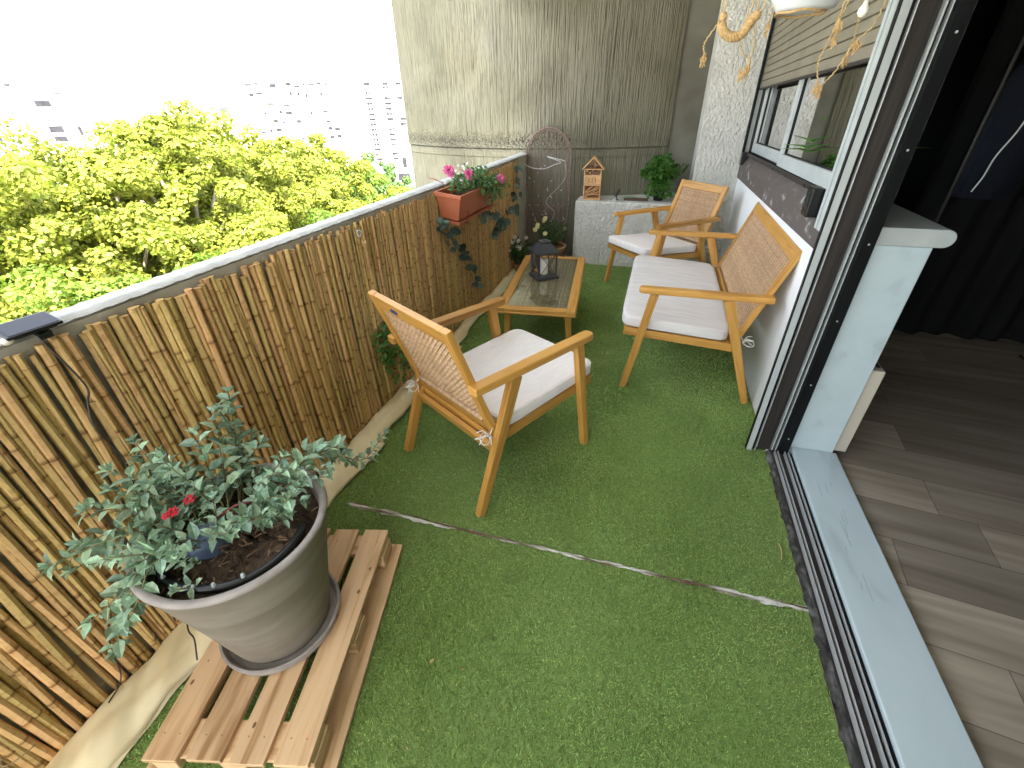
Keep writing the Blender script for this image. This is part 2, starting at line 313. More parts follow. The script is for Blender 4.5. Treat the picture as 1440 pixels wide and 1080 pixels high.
Q = [blades(-1.44, .76, .05, 2.1, 64000, .0095, .0014), blades(-1.44, .76, 2.1, 3.4, 42000, .011, .0017), blades(-1.44, .76, 3.4, 5.16, 24000, .012, .0023)]
tp = npmesh('grass', np.concatenate([q[0] for q in Q]), 4, M['blade'], np.concatenate([q[1] for q in Q])); tp['kind'] = 'stuff'; tp['label'] = 'short green artificial grass pile covering the balcony floor'
# seam of bare concrete
b = MB()
def seamw(x): return .0095 + .003 * sin(x * 43) + .002 * sin(x * 117)
b.grid(lambda u, v: ((lambda x: (x, 1.168 + (x + 1.2) * .012 + .002 * sin(x * 19) + (v - .5) * 2 * seamw(x) * (1.25 if x > .4 or x < -.7 else .8), .0085 + .003 * sin(v * pi) * (.6 + .4 * sin(x * 83))))(-1.2 + u * 1.952)), 260, 3)
tag(b.build('concrete_seam', M['seam']), 'thin whitish concrete ridge crossing the green turf', 'seam')
# parapet
W0, W1 = -1.455, -1.535
b = MB(); b.box(W1, W0, -3, 5.37, -.6, 1.125); pw = b.build('parapet_wall', M['dirtyconc'])
tag(pw, 'low concrete parapet wall behind the bamboo screen with a pale rough top', 'wall')
b = MB(); b.grid(lambda u, v: (W1 - .008 + (W0 - W1 + .014) * u, -3 + 8.37 * v, 1.127 + .018 * min(1, 8 * min(u + .05, 1.05 - u)) + .0012 * sin(v * 700) + .001 * sin(v * 1733 + u * 9)), 6, 500)
b.build('coping', M['lightconc'], pw, smooth=True)
# bamboo screen
scr = thing('bamboo_screen', 'screen of tan bamboo canes covering the inside of the parapet', 'bamboo screen', (-1.44, 2.4, 0))
b = MB(); b.M = Matrix.Translation((1.44, -2.4, 0)); y = -.35
while y < 4.87:
    thin = y > 1.75 + .3 * random.random()
    R = random.uniform(.0055, .0098) if thin else random.uniform(.0072, .0130)
    if random.random() < .12: R *= .6
    y += R
    top = 1.108 + random.uniform(-.016, .009) + (.0 if random.random() > .06 else -.03); zb = .015 + random.uniform(0, .02)
    x = -1.452 + R + random.uniform(0, .006 if thin else .008)
    lean = random.gauss(0, .007); bow = random.gauss(0, .004 if thin else .006); ph = random.uniform(0, 6)
    zs = []; z = zb + random.uniform(0, .05); il = random.uniform(.12, .2) if thin else random.uniform(.14, .27)
    nodes = []
    while z < top - .02: nodes.append(z); z += il * random.uniform(.75, 1.2)
    st = [zb] + [q for q in nodes if q > zb + .01] + [top]
    pts = []; rad = []; ring = []
    def cp(z): return (x + .003 * sin(z * 5 + ph), y + lean * (z - .5) + bow * sin(z * 3.3 + ph), z)
    for k in range(len(st) - 1):
        a, c = st[k], st[k + 1]
        for t, rr_ in ((0, 1.10), (.05, 1.0), (.5, .97), (.95, 1.0)):
            pts.append(cp(a + (c - a) * t)); rad.append(R * rr_); ring.append((t, min(1, {0: .05, .05: .5, .5: .95, .95: .999}[t])))
    pts.append(cp(st[-1])); rad.append(R)
    b.tube(pts, rad, 8 if not thin else 6, True, uvring=ring)
    y += R * random.uniform(.60, .88) + (random.uniform(.003, .008) if (not thin and random.random() < .08) else 0)
b.build('cane_panel', M['cane'], scr, smooth=True, auto=True)
b = MB(); b.M = Matrix.Translation((1.44, -2.4, 0))
for z in (.1, .33, .56, .8, 1.03): b.tube([(-1.4335 + .0015 * sin(k * 2.1), -.35 + k * .04, z + .003 * sin(k * 1.7)) for k in range(131)], .0006, 4)
b.tube([(-1.42 + .012 * sin(t), .05 + .03 * cos(t) , .14 + .01 * t) for t in [k * .5 for k in range(9)]], .0016, 6)
b.build('binding_wire', mat('wire', (.35, .28, .18), rough=.5), scr)
# cream canvas folded along the foot of the screen
b = MB()
def clo(u, v):
    y = -.35 + 5.5 * u; w = (.17 if y < 1.6 else .15 if y < 2.8 else .10) + .012 * sin(y * 5) + .01 * sin(y * 13 + 1)
    if y > 4.2: w *= .8
    x = -1.437 + w * v; h = .045 + .012 * sin(y * 3.1 + 2) + .006 * sin(y * 11)
    z = .01 + h * (sin(min(1., v * 1.6) * pi * .5) ** .7) * (1 - max(0, (v - .55) / .45) ** 2.2) + .007 * sin(v * 7 + y * 4.) + .004 * sin(y * 31 + v * 5) * v + .006 * abs(sin(y * 17 + 3 * v)) + .006 * abs(sin(y * 6.3 - 5 * v + 1)) + .004 * abs(sin(y * 41 + 9 * v))
    return (x + .004 * sin(y * 23 + v * 3), y, max(z, .008))
b.grid(clo, 420, 16)
cv = b.build('folded_canvas', M['canvas'], smooth=True); tag(cv, 'strip of cream canvas folded along the foot of the bamboo screen', 'cloth')
sm = cv.modifiers.new('t', 'SOLIDIFY'); sm.thickness = .002
b = MB(); b.grid(lambda u, v: (-1.30 + .02 * sin(u * 3) + .03 * v + .012 * sin(u * 7), -.2 + u * .75 , .012 + .016 * sin(v * pi) + .004 * sin(u * 30)), 60, 8)
b.build('hem', M['canvas'], cv, smooth=True)
# big concrete column
b = MB(); R0 = 2.85; cx0, cy0 = -1.5, 5.385 + R0
a0 = math.asin((-3.25 - cx0) / R0); a1 = math.asin((.03 - cx0) / R0)
arc = lambda u, z, d=0: (cx0 + (R0 + d) * sin(a0 + (a1 - a0) * u), cy0 - (R0 + d) * cos(a0 + (a1 - a0) * u), z)
Lc = (a1 - a0) * R0
def colz(z0, z1, nz, off=0.):
    ids = [[b.P(arc(i / 60, z0 + (z1 - z0) * j / nz, off)) for j in range(nz + 1)] for i in range(61)]
    for i in range(60):
        for j in range(nz):
            q = ((i, j), (i + 1, j), (i + 1, j + 1), (i, j + 1)); b.F([ids[a][c] for a, c in q], [(a / 60 * Lc, z0 + (z1 - z0) * c / nz) for a, c in q])
colz(-14, 1.085, 10); colz(1.085, 1.09, 1, 0.); colz(1.096, 1.172, 2, .006); colz(1.186, 12, 12, .014); colz(-14, 12, 4, -.02)
e = arc(0, 0); f_ = [b.P((e[0], e[1], -14)), b.P((e[0], e[1], 12)), b.P((e[0], e[1] + 2.5, 12)), b.P((e[0], e[1] + 2.5, -14))]; b.F(f_, [(0, -14), (0, 12), (2.5, 12), (2.5, -14)])
e = arc(1, 0); f_ = [b.P((e[0], e[1], -14)), b.P((e[0], e[1], 12)), b.P((e[0], e[1] + 1., 12)), b.P((e[0], e[1] + 1., -14))]; b.F(f_, [(0, -14), (0, 12), (1., 12), (1., -14)])
tag(b.build('concrete_column', mc), 'huge curved column of ribbed grey concrete at the far end of the balcony', 'column')
tag(box_obj('back_wall', M['backconc'], (-.4, 1.0, 5.85, 6.1, -.2, 3)), 'dark stained concrete wall in the gap between the column and the white pier', 'wall')
tag(box_obj('roughcast_pier', M['stucco'], (.328, .90, 5.28, 5.86, 0, 2.62)), 'tall white roughcast pier beside the far end of the window', 'wall')
b = MB(); b.prism([(-.85, 5.15), (.328, 5.15), (.328, 5.86), (-.85, 5.86)], 0, .695, 'z')
pl = b.build('planter_ledge', M['stucco'], bevel=.012); tag(pl, 'low white roughcast ledge in front of the column', 'ledge')
# ------------------------------------------------------------------ window wall and window (very slightly out of level)
tag(box_obj('white_wall', M['whitewall'], (.755, .86, 2.15, 5.28, -.02, 1.08)), 'smooth white low wall behind the wooden sofa', 'wall')
win = thing('window', 'sliding window with pale frames half covered by a beige roller shutter', 'window', (.755, 2.4, 1.0)); win.rotation_euler = (radians(-1.05), 0, 0)
def wmb(): b = MB(); b.M = Matrix.Translation((-.755, -2.4, -1.0)); return b
b = wmb(); b.prism([(.737, 1.005), (.86, 1.005), (.86, 1.205), (.80, 1.205), (.737, 1.12)], 2.16, 5.24); sl = b.build('sill', M['sill_brown'], win, bevel=.003)
b = wmb(); b.box(.765, .84, 2.3, 5.2, 1.203, 1.22); b.box(.763, .769, 2.3, 5.2, 1.21, 1.232); b.box(.825, .832, 2.3, 5.26, 1.22, 1.232)
for k in range(6): b.box(.758, .7625, 2.5 + .45 * k, 2.53 + .45 * k, 1.206, 1.216)
b.build('track', M['bronze'], win)
for y0, y1, x0 in ((3.66, 5.2, .806), (2.16, 3.80, .7705)):
    b = wmb(); x1 = x0 + .034
    b.box(x0, x1, y0, y1, 1.235, 1.31); b.box(x0, x1, y0, y1, 2.3, 2.36)
    b.box(x0, x1, y0, y0 + .05, 1.31, 2.3); b.box(x0, x1, y1 - .06, y1, 1.31, 2.3)
    fr_ = b.build('sash', M['pvc'], win, bevel=.003)
    b = wmb(); b.box(x0 + .026, x0 + .031, y0 + .04, y1 - .04, 1.30, 2.31); b.build('pane', M['glass'], fr_)
    b = wmb(); b.box(x0 + .018, x0 + .0255, y0 + .05, y1 - .06, 1.308, 1.316); b.box(x0 + .018, x0 + .0255, y0 + .05, y0 + .058, 1.31, 2.3); b.box(x0 + .018, x0 + .0255, y1 - .068, y1 - .06, 1.31, 2.3); b.build('gasket', M['blackframe'], fr_)
b = wmb(); b.box(.80, .812, 5.205, 5.235, 1.22, 2.36); b.box(.788, .80, 5.225, 5.262, 1.22, 2.36); b.box(.84, .855, 2.2, 5.26, 1.22, 2.4); b.v = b.v[:-8]; b.f = b.f[:-6]; b.uv = b.uv[:-6]; b.r = b.r[:-6]
b.build('frame', M['bronze'], win)
b = wmb(); b.box(.735, .80, 5.235, 5.268, 1.13, 2.5); b.build('guide_rail', M['pvc'], win); b = wmb(); b.box(.728, .75, 5.2, 5.236, 1.15, 2.5); b.build('guide_rail', M['blackframe'], win)
b = wmb(); b.box(.722, .775, 5.11, 5.2, 1.125, 1.23); b.build('bracket', M['black'], win, bevel=.004)
b = wmb(); b.box(.712, .752, 2.31, 2.36, 1.10, 2.5); b.box(.712, .752, 2.375, 2.405, 1.10, 2.5); b.build('guide_rail', M['pvc'], win, bevel=.002); b = wmb(); b.box(.72, .752, 2.36, 2.375, 1.10, 2.5); b.build('guide_rail', M['bronze'], win)
b = wmb(); z = 1.742; k = 0
while z < 2.55:
    b.prism([(.752, z), (.758, z + .003), (.759, z + .046), (.752, z + .049), (.766, z + .049), (.768, z)], 2.35, 5.2, r=random.random()); z += .0515
b.build('roller_shutter', M['shutter'], win)
b = wmb(); b.box(.748, .772, 2.35, 5.2, 1.728, 1.741); b.build('shutter_bar', M['bronze'], win)
tag(box_obj('facade_lintel', M['stucco'], (.757, .86, 2.15, 5.28, 2.35, 2.62)), 'white wall strip above the window', 'wall')
dv = thing('black_sensor_box', 'small black plastic box fixed on the near end of the brown window sill', 'device', (.722, 2.48, 1.135))
b = MB(); b.box(-.052, 0, -.045, .045, 0, .125); b.build('case', M['black'], dv, bevel=.006); b = MB(); b.box(-.0535, -.05, -.018, .018, .045, .1); b.build('screen', mat('screen_glass', (.02, .035, .045), rough=.1), dv, bevel=.002)
# ------------------------------------------------------------------ door frame, track, sill, interior
jm = thing('sliding_door_frame', 'dark metal frame and floor track of the open sliding door', 'door frame', (.75, 2.12, 0))
def jb(name, m, x0, x1, y0, y1, z0=.0, z1=2.4, bev=.0015):
    b = MB(); b.M = Matrix.Translation((-.75, -2.12, 0)); b.box(x0, x1, y0, y1, z0, z1); return b.build(name, m, jm, bevel=bev)
jb('edge_strip', M['blackframe'], .6535, .6575, 2.10, 2.125); jb('jamb_profile', M['alu'], .658, .684, 2.10, 2.125)
jb('jamb_profile', M['blackframe'], .685, .698, 2.115, 2.17); jb('edge_strip', M['alubright'], .699, .703, 2.10, 2.16); jb('edge_strip', M['blackframe'], .704, .711, 2.118, 2.17)
jb('jamb_profile', M['bronze'], .712, .758, 2.12, 2.19); jb('jamb_profile', M['bronze'], .760, .778, 2.135, 2.19); jb('edge_strip', M['alu'], .7795, .786, 2.115, 2.18); jb('edge_strip', M['blackframe'], .7865, .800, 2.14, 2.18); jb('edge_strip', M['alu'], .8005, .805, 2.12, 2.18)
jb('jamb_profile', M['blackframe'], .806, .852, 2.095, 2.19); jb('edge_strip', M['edgeconc'], .853, .860, 2.11, 2.19)
for k in range(7):
    b = MB(); b.M = Matrix.Translation((.83 - .75, -.026, .12 + .33 * k)) @ Matrix.Rotation(pi / 2, 4, 'X'); b.lathe([(0, 0), (.004, 0), (.004, .002), (0, .002)], 10); b.build('screw', M['alu'], jm)
b = MB(); b.grid(lambda u, v: (.752 + .022 * u - (.006 * sin(v * 160) + .004 * sin(v * 397)) * (1 - u), -1.5 + 3.6 * v, .002 + .022 * min(1, u * 2.4) + .002 * sin(v * 251 + u * 3)), 5, 400)
tag(b.build('threshold_edge', M['edgeconc'], smooth=True), 'crumbling dark concrete edge between turf and door track', 'threshold')
b = MB(); b.M = Matrix.Translation((-.75, -2.12, 0)); b.box(.77, .868, -1.5, 2.12, -.05, .016); b.build('track_base', M['bronze'], jm)
for x, w, m_ in ((.786, .004, 'alubright'), (.794, .003, 'bronze'), (.800, .004, 'alubright'), (.833, .004, 'alubright'), (.842, .004, 'blackframe'), (.850, .004, 'alubright'), (.860, .008, 'blackframe')):
    jb('rail', M[m_], x, x + w, -1.5, 2.09, .016, .034 + (.006 if m_ == 'alubright' else 0), .001)
ds = box_obj('door_sill', M['bluepaint'], (.870, 1.078, -1.5, 2.132, -.05, .05), bevel=.004); tag(ds, 'pale blue painted door sill with scratches between track and laminate floor', 'sill')
b = MB()
for k in range(9):
    x = random.uniform(.9, 1.0); y = random.uniform(1.2, 1.9); a = random.gauss(1.5, .12); l = random.uniform(.02, .14)
    b.beam((x, y, .0504), (x + l * cos(a), y + l * sin(a), .0504), .0011, .0006)
b.build('scratch', mat('scratched_wood', (.27, .32, .34), rough=.8), ds)
lw = thing('low_wall', 'pale blue end of the low inner wall beside the open door', 'wall', (.96, 2.13, 0))
b = MB(); b.M = Matrix.Translation((-.96, -2.13, 0)); b.box(.861, 1.063, 2.134, 5.3, -.02, 1.1); b.build('wall_body', M['bluepaint'], lw, bevel=.004)
b = MB(); b.M = Matrix.Translation((-.96, -2.13, 0)); arcp = [(1.085 + .034 * cos(t), 1.136 + .034 * sin(t)) for t in [pi / 2 - k * pi / 10 for k in range(11)]]
b.prism([(.861, 1.17)] + arcp + [(1.064, 1.102), (.861, 1.102)], 2.128, 5.3); b.build('shelf_board', M['pvc'], lw, bevel=.002)
ht = thing('wall_heater', 'cream convector heater mounted on the inner side of the low wall', 'heater', (1.10, 2.5, .05))
b = MB(); b.M = Matrix.Translation((-1.1, -2.5, -.05)); b.box(1.065, 1.13, 2.16, 3.3, .045, .53); b.build('casing', M['cream'], ht, bevel=.006)
b = MB(); b.M = Matrix.Translation((-1.1, -2.5, -.05)); b.box(1.076, 1.092, 2.2, 3.26, .529, .533); b.box(1.102, 1.118, 2.2, 3.26, .529, .533); b.build('vent_slot', M['black'], ht)
# interior floor: planks
b = MB(); th = radians(-7)
for i in range(-8, 22):
    x = -2.0 - random.random() * 1.2
    while x < 6:
        l = 1.2; b.rr = random.random(); y0 = i * .235
        cs = [(x + .001, y0 + .001), (x + l - .001, y0 + .001), (x + l - .001, y0 + .234), (x + .001, y0 + .234)]
        cs2 = [(1.0 + cos(th) * p - sin(th) * q, sin(th) * p + cos(th) * q) for p, q in cs]
        if max(c[0] for c in cs2) > 1.0 and min(c[0] for c in cs2) < 5 and max(c[1] for c in cs2) > -1.6:
            ids = [b.P((c[0], c[1], .012)) for c in cs2]; b.F(ids, [(p, q) for p, q in cs])
        x += l
b.v = [(x, y, z) for x, y, z in b.v]
lf = b.build('laminate_floor', M['lam']); struct(lf)
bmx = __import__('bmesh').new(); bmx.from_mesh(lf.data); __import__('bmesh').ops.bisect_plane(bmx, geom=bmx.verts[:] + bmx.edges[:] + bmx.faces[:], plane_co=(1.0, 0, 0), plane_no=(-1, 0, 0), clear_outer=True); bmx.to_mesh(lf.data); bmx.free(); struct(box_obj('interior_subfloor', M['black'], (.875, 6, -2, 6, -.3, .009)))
def wl(name, d, lab, m='room_shade'): return tag(box_obj(name, M[m], d), lab, 'wall')
wl('partition_wall', (5.0, 5.15, -2, 5.9, 0, 2.62), 'back wall of the room, its shade put into the colour')
wl('side_wall', (.9, 5.1, -2.1, -1.6, -.1, 2.62), 'side wall of the room behind the camera, its shade put into the colour')
wl('end_wall', (.9, 5.1, 5.31, 5.5, -.1, 2.62), 'far end wall of the room, its shade put into the colour')
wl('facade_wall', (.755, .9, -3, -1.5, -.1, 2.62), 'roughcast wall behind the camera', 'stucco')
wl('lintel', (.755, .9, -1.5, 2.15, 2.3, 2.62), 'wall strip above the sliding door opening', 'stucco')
tag(box_obj('sun_blocking_mass', M['dirtyconc'], (-1.6, 9, -3.1, 9, 2.96, 10)), 'unseen mass for the storeys above, added to block the sun', 'building')  # unseen, added above the ceiling to keep direct sun off the balcony
struct(box_obj('interior_ceiling', M['room_shade'], (.86, 5.1, -2, 5.4, 2.55, 2.60)))
b = MB(); b.grid(lambda u, v: (1.75 + 3.2 * u, 3.95 + .03 * sin(u * 110) + .02 * sin(u * 47), .02 + 2.4 * v), 160, 6)
tag(b.build('dark_curtain', M['room_shade'], smooth=True), 'curtain hanging in the dark room, its shade put into the colour', 'curtain')
rk = thing('clothes_rack', 'thin metal clothes rack standing in the dark room', 'clothes rack', (1.62, 3.35, .02))
b = MB(); b.tube([(0, 0, .02), (0, 0, 2.1)], .009, 10); b.build('post', M['bronze'], rk); b = MB(); b.tube([(1.0, .1, .02), (1.0, .1, 2.1)], .009, 10); b.build('post', M['bronze'], rk)
b = MB(); b.tube([(-.03, 0, 2.1), (1.04, .1, 2.1)], .009, 10); b.build('rail', M['bronze'], rk); [(b := MB(), b.tube([(x, -.25, .02), (x, .3, .02)], .01, 8), b.build('foot', M['bronze'], rk)) for x in (0, 1)]
b = MB()
def hood(u, v):
    a = u * 2 * pi; z = 1.10 + .72 * v; w = (.06 + .08 * sin(min(1, (1 - v) * 3) * pi / 2)) * (1 + .12 * sin(5 * a + 3 * v)); d = .07 * (1 + .2 * sin(3 * a))
    return (1.80 + w * cos(a) + .02 * sin(v * 4), 3.42 + d * sin(a), z)
b.grid(hood, 28, 12); hd = b.build('hanging_sweatshirt', M['navy'], smooth=True); tag(hd, 'dark blue sweatshirt with a white drawcord hanging in the dark room', 'sweatshirt')
b = MB(); b.tube([*bez([(1.74, 3.32, 1.68), (1.78, 3.32, 1.58), (1.77, 3.32, 1.45), (1.73, 3.32, 1.32), (1.72, 3.32, 1.22), (1.70, 3.32, 1.14)], 24)], .004, 6); b.build('drawcord', M['cord'], hd)
fp = thing('picture_frame', 'small amber wooden picture frame on the inner shelf by the window', 'box', (.99, 2.75, 1.172), .2)  # thin upright board, meant as a picture frame
b = MB(); b.box(-.05, .05, -.008, .008, 0, .14); b.build('board', M['amber'], fp, bevel=.003)
ip = thing('indoor_pot_plant', 'leafy plant in a terracotta bowl seen through the window', 'potted plant', (.955, 3.15, 1.172))
b = MB(); b.lathe([(0, 0), (.085, 0), (.12, .13), (.128, .13), (.128, .15), (.108, .15), (.1, .12), (0, .12)], 28); b.build('pot', M['claypot'], ip, smooth=True, auto=True)
b = MB()
for k in range(26):
    a = random.uniform(0, 6.28); e_ = random.uniform(.3, 1.3); d = V((cos(a) * cos(e_), sin(a) * cos(e_), sin(e_))); b.leaf(V((cos(a) * .03, sin(a) * .03, .12)), d, (0, 0, 1), random.uniform(.16, .36), .05, .2, .35)
b.build('foliage', M['leafgreen'], ip)
# ------------------------------------------------------------------ furniture
CB = 1.0
def ribbon_weave(b, P, w, h, pu, pv, wu, wv, amp=.0016, lift=.0):
    """P(a,c,off)-> point; a in 0..w, c in 0..h; pitches pu,pv; woven over-under"""
    nu = int(w / pu); nv = int(h / pv)
    def strip(fix, run, n, pr, wd, vert, par):
        r = random.random(); prev = None
        for k in range(n + 1):
            t = k * pr; off = amp * (1 if (k + par) % 2 else -1)
            q = (P(fix - wd / 2, t, off), P(fix + wd / 2, t, off)) if vert else (P(t, fix - wd / 2, off), P(t, fix + wd / 2, off))
            cur = (b.P(q[0]), b.P(q[1]))
            if prev: b.F((prev[0], prev[1], cur[1], cur[0]), [(0, 0), (1, 0), (1, 1), (0, 1)], r)
            prev = cur
    for i in range(nu): strip((i + .5) * pu, h, nv, h / nv, wu, True, i)
    for j in range(nv): strip((j + .5) * pv, w, nu, w / nu, wv, False, j + 1)
def make_seat(W, kind, cm, label, cat, group=None):
    t = thing(kind, label, cat, (0, 0, 0), 0, group); m = M['wood']
    for v in (.018, W - .018):
        b = MB(); b.beam((0, v, 0), (.112, v, .655), .034, .040, up=(0, 1, 0), w2=.036, h2=.036); b.f  # front leg
        b2 = MB(); b2.beam((.745, v, 0), (.512, v, .655), .034, .046, up=(0, 1, 0), w2=.052)
        b = MB(); b.beam((0, v, 0), (.112, v, .655), .040, .034, up=(0, 1, 0), w2=.048)
        b.build('leg', m, t, bevel=.004)
        b = MB(); b.beam((.745, v, 0), (.512, v, .655), .040, .034, up=(0, 1, 0), w2=.058); b.build('leg', m, t, bevel=.004)
    for v, s_ in ((.022, 1), (W - .022, -1)):
        b = MB(); poly = []
        n = 8
        x0, x1 = .022, .735
        cap_ = [(x0 + .022 - .022 * sin(pi * k / n), .028 * cos(pi * k / n)) for k in range(n + 1)]
        outl = cap_ + [(x0 + .3, -.029), (x1, -.027), (x1, .027), (x0 + .3, .029)]
        b.prism([(x, v + yy) for x, yy in outl], .655, .690, 'z'); b.build('armrest', m, t, bevel=.006, bseg=3)
    # seat frame: side rails, front and rear rails, slats
    b = MB()
    for v in (.052, W - .052): b.beam((-.04, v, .392), (.635, v, .350), .03, .050)
    b.beam((-.028, .068, .388), (-.028, W - .068, .388), .026, .046); b.beam((.605, .066, .352), (.605, W - .066, .352), .026, .048)
    b.build('seat_frame', m, t, bevel=.003)
    for k in range(6):
        u = .07 + .098 * k; b = MB(); b.beam((u, .068, .402 - .062 * u), (u, W - .068, .402 - .062 * u), .055, .014); b.build('slat', m, t, bevel=.002)
    # rear stretcher between the rear legs
    b = MB(); b.beam((.634, .036, .325), (.634, W - .036, .325), .024, .055, up=(.35, 0, 1)); b.build('stretcher', m, t, bevel=.003)
    # reclined back frame
    B0 = V((.598, 0, .372)); T = V((.352, 0, 1)).normalized(); Nn = V((1, 0, -.352)).normalized(); H = .598; v0, v1 = .042, W - .042
    fb = MB(); fb.beam(B0 + V((0, v0 + .022, 0)), B0 + T * H + V((0, v0 + .022, 0)), .044, .028, up=Nn); fb.beam(B0 + V((0, v1 - .022, 0)), B0 + T * H + V((0, v1 - .022, 0)), .044, .028, up=Nn)
    fb.beam(B0 + T * (H - .034) + V((0, v0 + .0445, 0)), B0 + T * (H - .034) + V((0, v1 - .0445, 0)), .066, .026, up=Nn)
    fb.beam(B0 + T * .045 + V((0, v0 + .0445, 0)), B0 + T * .045 + V((0, v1 - .0445, 0)), .045, .026, up=Nn)
    bf = fb.build('backrest', m, t, bevel=.003)
    wb = MB(); cw = (v1 - v0) - .088; ch = H - .066 - .095; org = B0 + T * .095 + V((0, v0 + .044, 0))
    ribbon_weave(wb, lambda a, c, o: org + V((0, a, 0)) + T * c + Nn * o, cw, ch, .0145, .0135, .0128, .0112, .0042)
    # double border rows
    wb.build('woven_panel', M['weave'], bf)
    rb = MB(); n = int(cw / .008)
    for k in range(n): # wrapped bar at the foot of the cane
        yk = (k + .5) * cw / n; c_ = org - T * .004 + V((0, yk, 0)) + Nn * .008
        rb.tube([c_ + V((0, -.0036, 0)), c_, c_ + V((0, .0036, 0))], [.012, .0135, .012], 8, False)
    rb.build('wrapped_bar', M['weave'], bf, smooth=True)
    # cushion with rounded corners and piping
    cb = MB(); c0, c1 = -.062, .575; g0, g1 = .040, W - .040; hh = .062
    def sup(t, a, bb, p=13): # superellipse outline
        c, s_ = cos(t), sin(t); return (a * math.copysign(abs(c) ** (2 / p), c), bb * math.copysign(abs(s_) ** (2 / p), s_))
    n = 72; prof = [(.0, -.5), (.6, -.5), (.96, -.5), (.99, -.45), (1.0, -.32), (1.006, 0), (1., .32), (.99, .43), (.972, .49), (.92, .52), (.7, .56), (.35, .585), (0, .59)]
    rings = []
    for rr_, zz in prof:
        ring = []
        for j in range(n):
            a, c = sup(2 * pi * j / n, (c1 - c0) / 2 * rr_, (g1 - g0) / 2 * rr_ if W < 1 else max(0, (g1 - g0) / 2 - (c1 - c0) / 2 * (1 - rr_) ))
            x = (c0 + c1) / 2 + a; yv = (g0 + g1) / 2 + c
            zz_ = .424 - .063 * (x + .04) + hh * (zz + .5) + .0015 * sin(x * 31 + yv * 17)
            ring.append(cb.P((x, yv, zz_)))
        rings.append(ring)
    for k in range(len(prof) - 1):
        for j in range(n): cb.F((rings[k][j], rings[k][(j + 1) % n], rings[k + 1][(j + 1) % n], rings[k + 1][j]))
    cu = cb.build('seat_cushion', M[cm], t, smooth=True)
    pb = MB()
    for lv in (-.40, .37):
        pts = []
        for j in range(n + 1):
            a, c = sup(2 * pi * j / n, (c1 - c0) / 2 * 1.0, (g1 - g0) / 2 * 1.0); x = (c0 + c1) / 2 + a
            pts.append((x, (g0 + g1) / 2 + c, .424 - .063 * (x + .04) + hh * (lv + .5)))
        pb.tube(pts, .0022, 5, False)
    pb.build('piping', M[cm], cu, smooth=True)
    for v, sg in ((.05, -1), (W - .05, 1)):
        tb = MB(); o = V((.63, v + sg * .004, .405))
        tb.tube([o + V(q) for q in ((-.06, 0, .02), (-.01, sg * .0, .03), (.018, sg * .01, .0), (.012, sg * .02, -.01))], .0026, 6)
        for (dx, dy, dz) in ((.05, .02, .02), (.045, -.03, .012), (.02, .035, -.03), (.06, .0, -.03)):
            tb.tube([o + V((.012, 0, -.008)), o + V((.012 + dx * .5, dy * .6, dz * .6 + .012)), o + V((.012 + dx, dy, dz))], .0022, 6)
        for q in (0, 1): # bow loops
            c_ = o + V((.018, 0, -.008)); tb.tube([c_ + V((.028 * (1 - cos(a)), (.5 - q) * .03 * sin(a) * 1.4 + (q - .5) * .02 * (1 - cos(a)), .014 * sin(a) + .004 * q)) for a in [2 * pi * k / 10 for k in range(11)]], .0022, 6)
        tb.build('tie', M['cord'], cu, smooth=True)
    return t
near = make_seat(.66, 'armchair', 'cushion', 'wooden armchair seen from behind, closest to the camera, between pot and table', 'armchair', 'cane-backed wooden armchairs')
near.location = (-.745, 2.245, .006); near.rotation_euler = (0, 0, radians(-120.5))
far = near.copy(); COL.objects.link(far)
def cpy(o, p):
    c = o.copy(); COL.objects.link(c); c.parent = p
    for k in o.children: cpy(k, c)
for k in list(near.children): cpy(k, far)
far['label'] = 'wooden armchair in the far corner facing the camera beside the white ledge'
far.location = (.041, 4.115, .006); far.rotation_euler = (0, 0, radians(41.4))
bd = [c for c in near.children if c.name.startswith('backrest')][0]
b = MB(); B0 = V((.598, 0, .372)); T = V((.352, 0, 1)).normalized(); Nn = V((1, 0, -.352)).normalized()
c_ = B0 + T * .562 + V((0, .235, 0)) + Nn * .014
ids = [b.P(c_ + V((0, .028 * cos(a), 0)) + T * (.012 * sin(a)) + Nn * .002) for a in [2 * pi * k / 20 for k in range(20)]]; b.F(ids)
ids2 = [b.P(c_ + V((0, .028 * cos(a), 0)) + T * (.012 * sin(a)) - Nn * .002) for a in [2 * pi * k / 20 for k in range(20)]]
for k in range(20): b.F((ids[k], ids2[k], ids2[(k + 1) % 20], ids[(k + 1) % 20]))
b.build('badge', M['badge'], bd)
sofa = make_seat(1.45, 'garden_sofa', 'sofacushion', 'two-seat wooden sofa with cane back and grey-white cushion against the white wall', 'sofa')
sofa.location = (-.04, 2.553, .006)
# coffee table
tb = thing('coffee_table', 'low wooden coffee table with a glass top over woven cane', 'coffee table', (-.745, 3.333, .006), radians(6.0))
TW, TL, TZ = .545, 1.265, .418
b = MB(); rw = .062
b.beam((-TW / 2 + rw / 2, -TL / 2, TZ - .012), (-TW / 2 + rw / 2, TL / 2, TZ - .012), rw, .024); b.beam((TW / 2 - rw / 2, -TL / 2, TZ - .012), (TW / 2 - rw / 2, TL / 2, TZ - .012), rw, .024)
b.beam((-TW / 2 + rw + .0006, -TL / 2 + rw / 2, TZ - .012), (TW / 2 - rw - .0006, -TL / 2 + rw / 2, TZ - .012), rw, .0236); b.beam((-TW / 2 + rw + .0006, TL / 2 - rw / 2, TZ - .012), (TW / 2 - rw - .0006, TL / 2 - rw / 2, TZ - .012), rw, .0236)
b.build('top_frame', M['wood'], tb, bevel=.004, bseg=3)
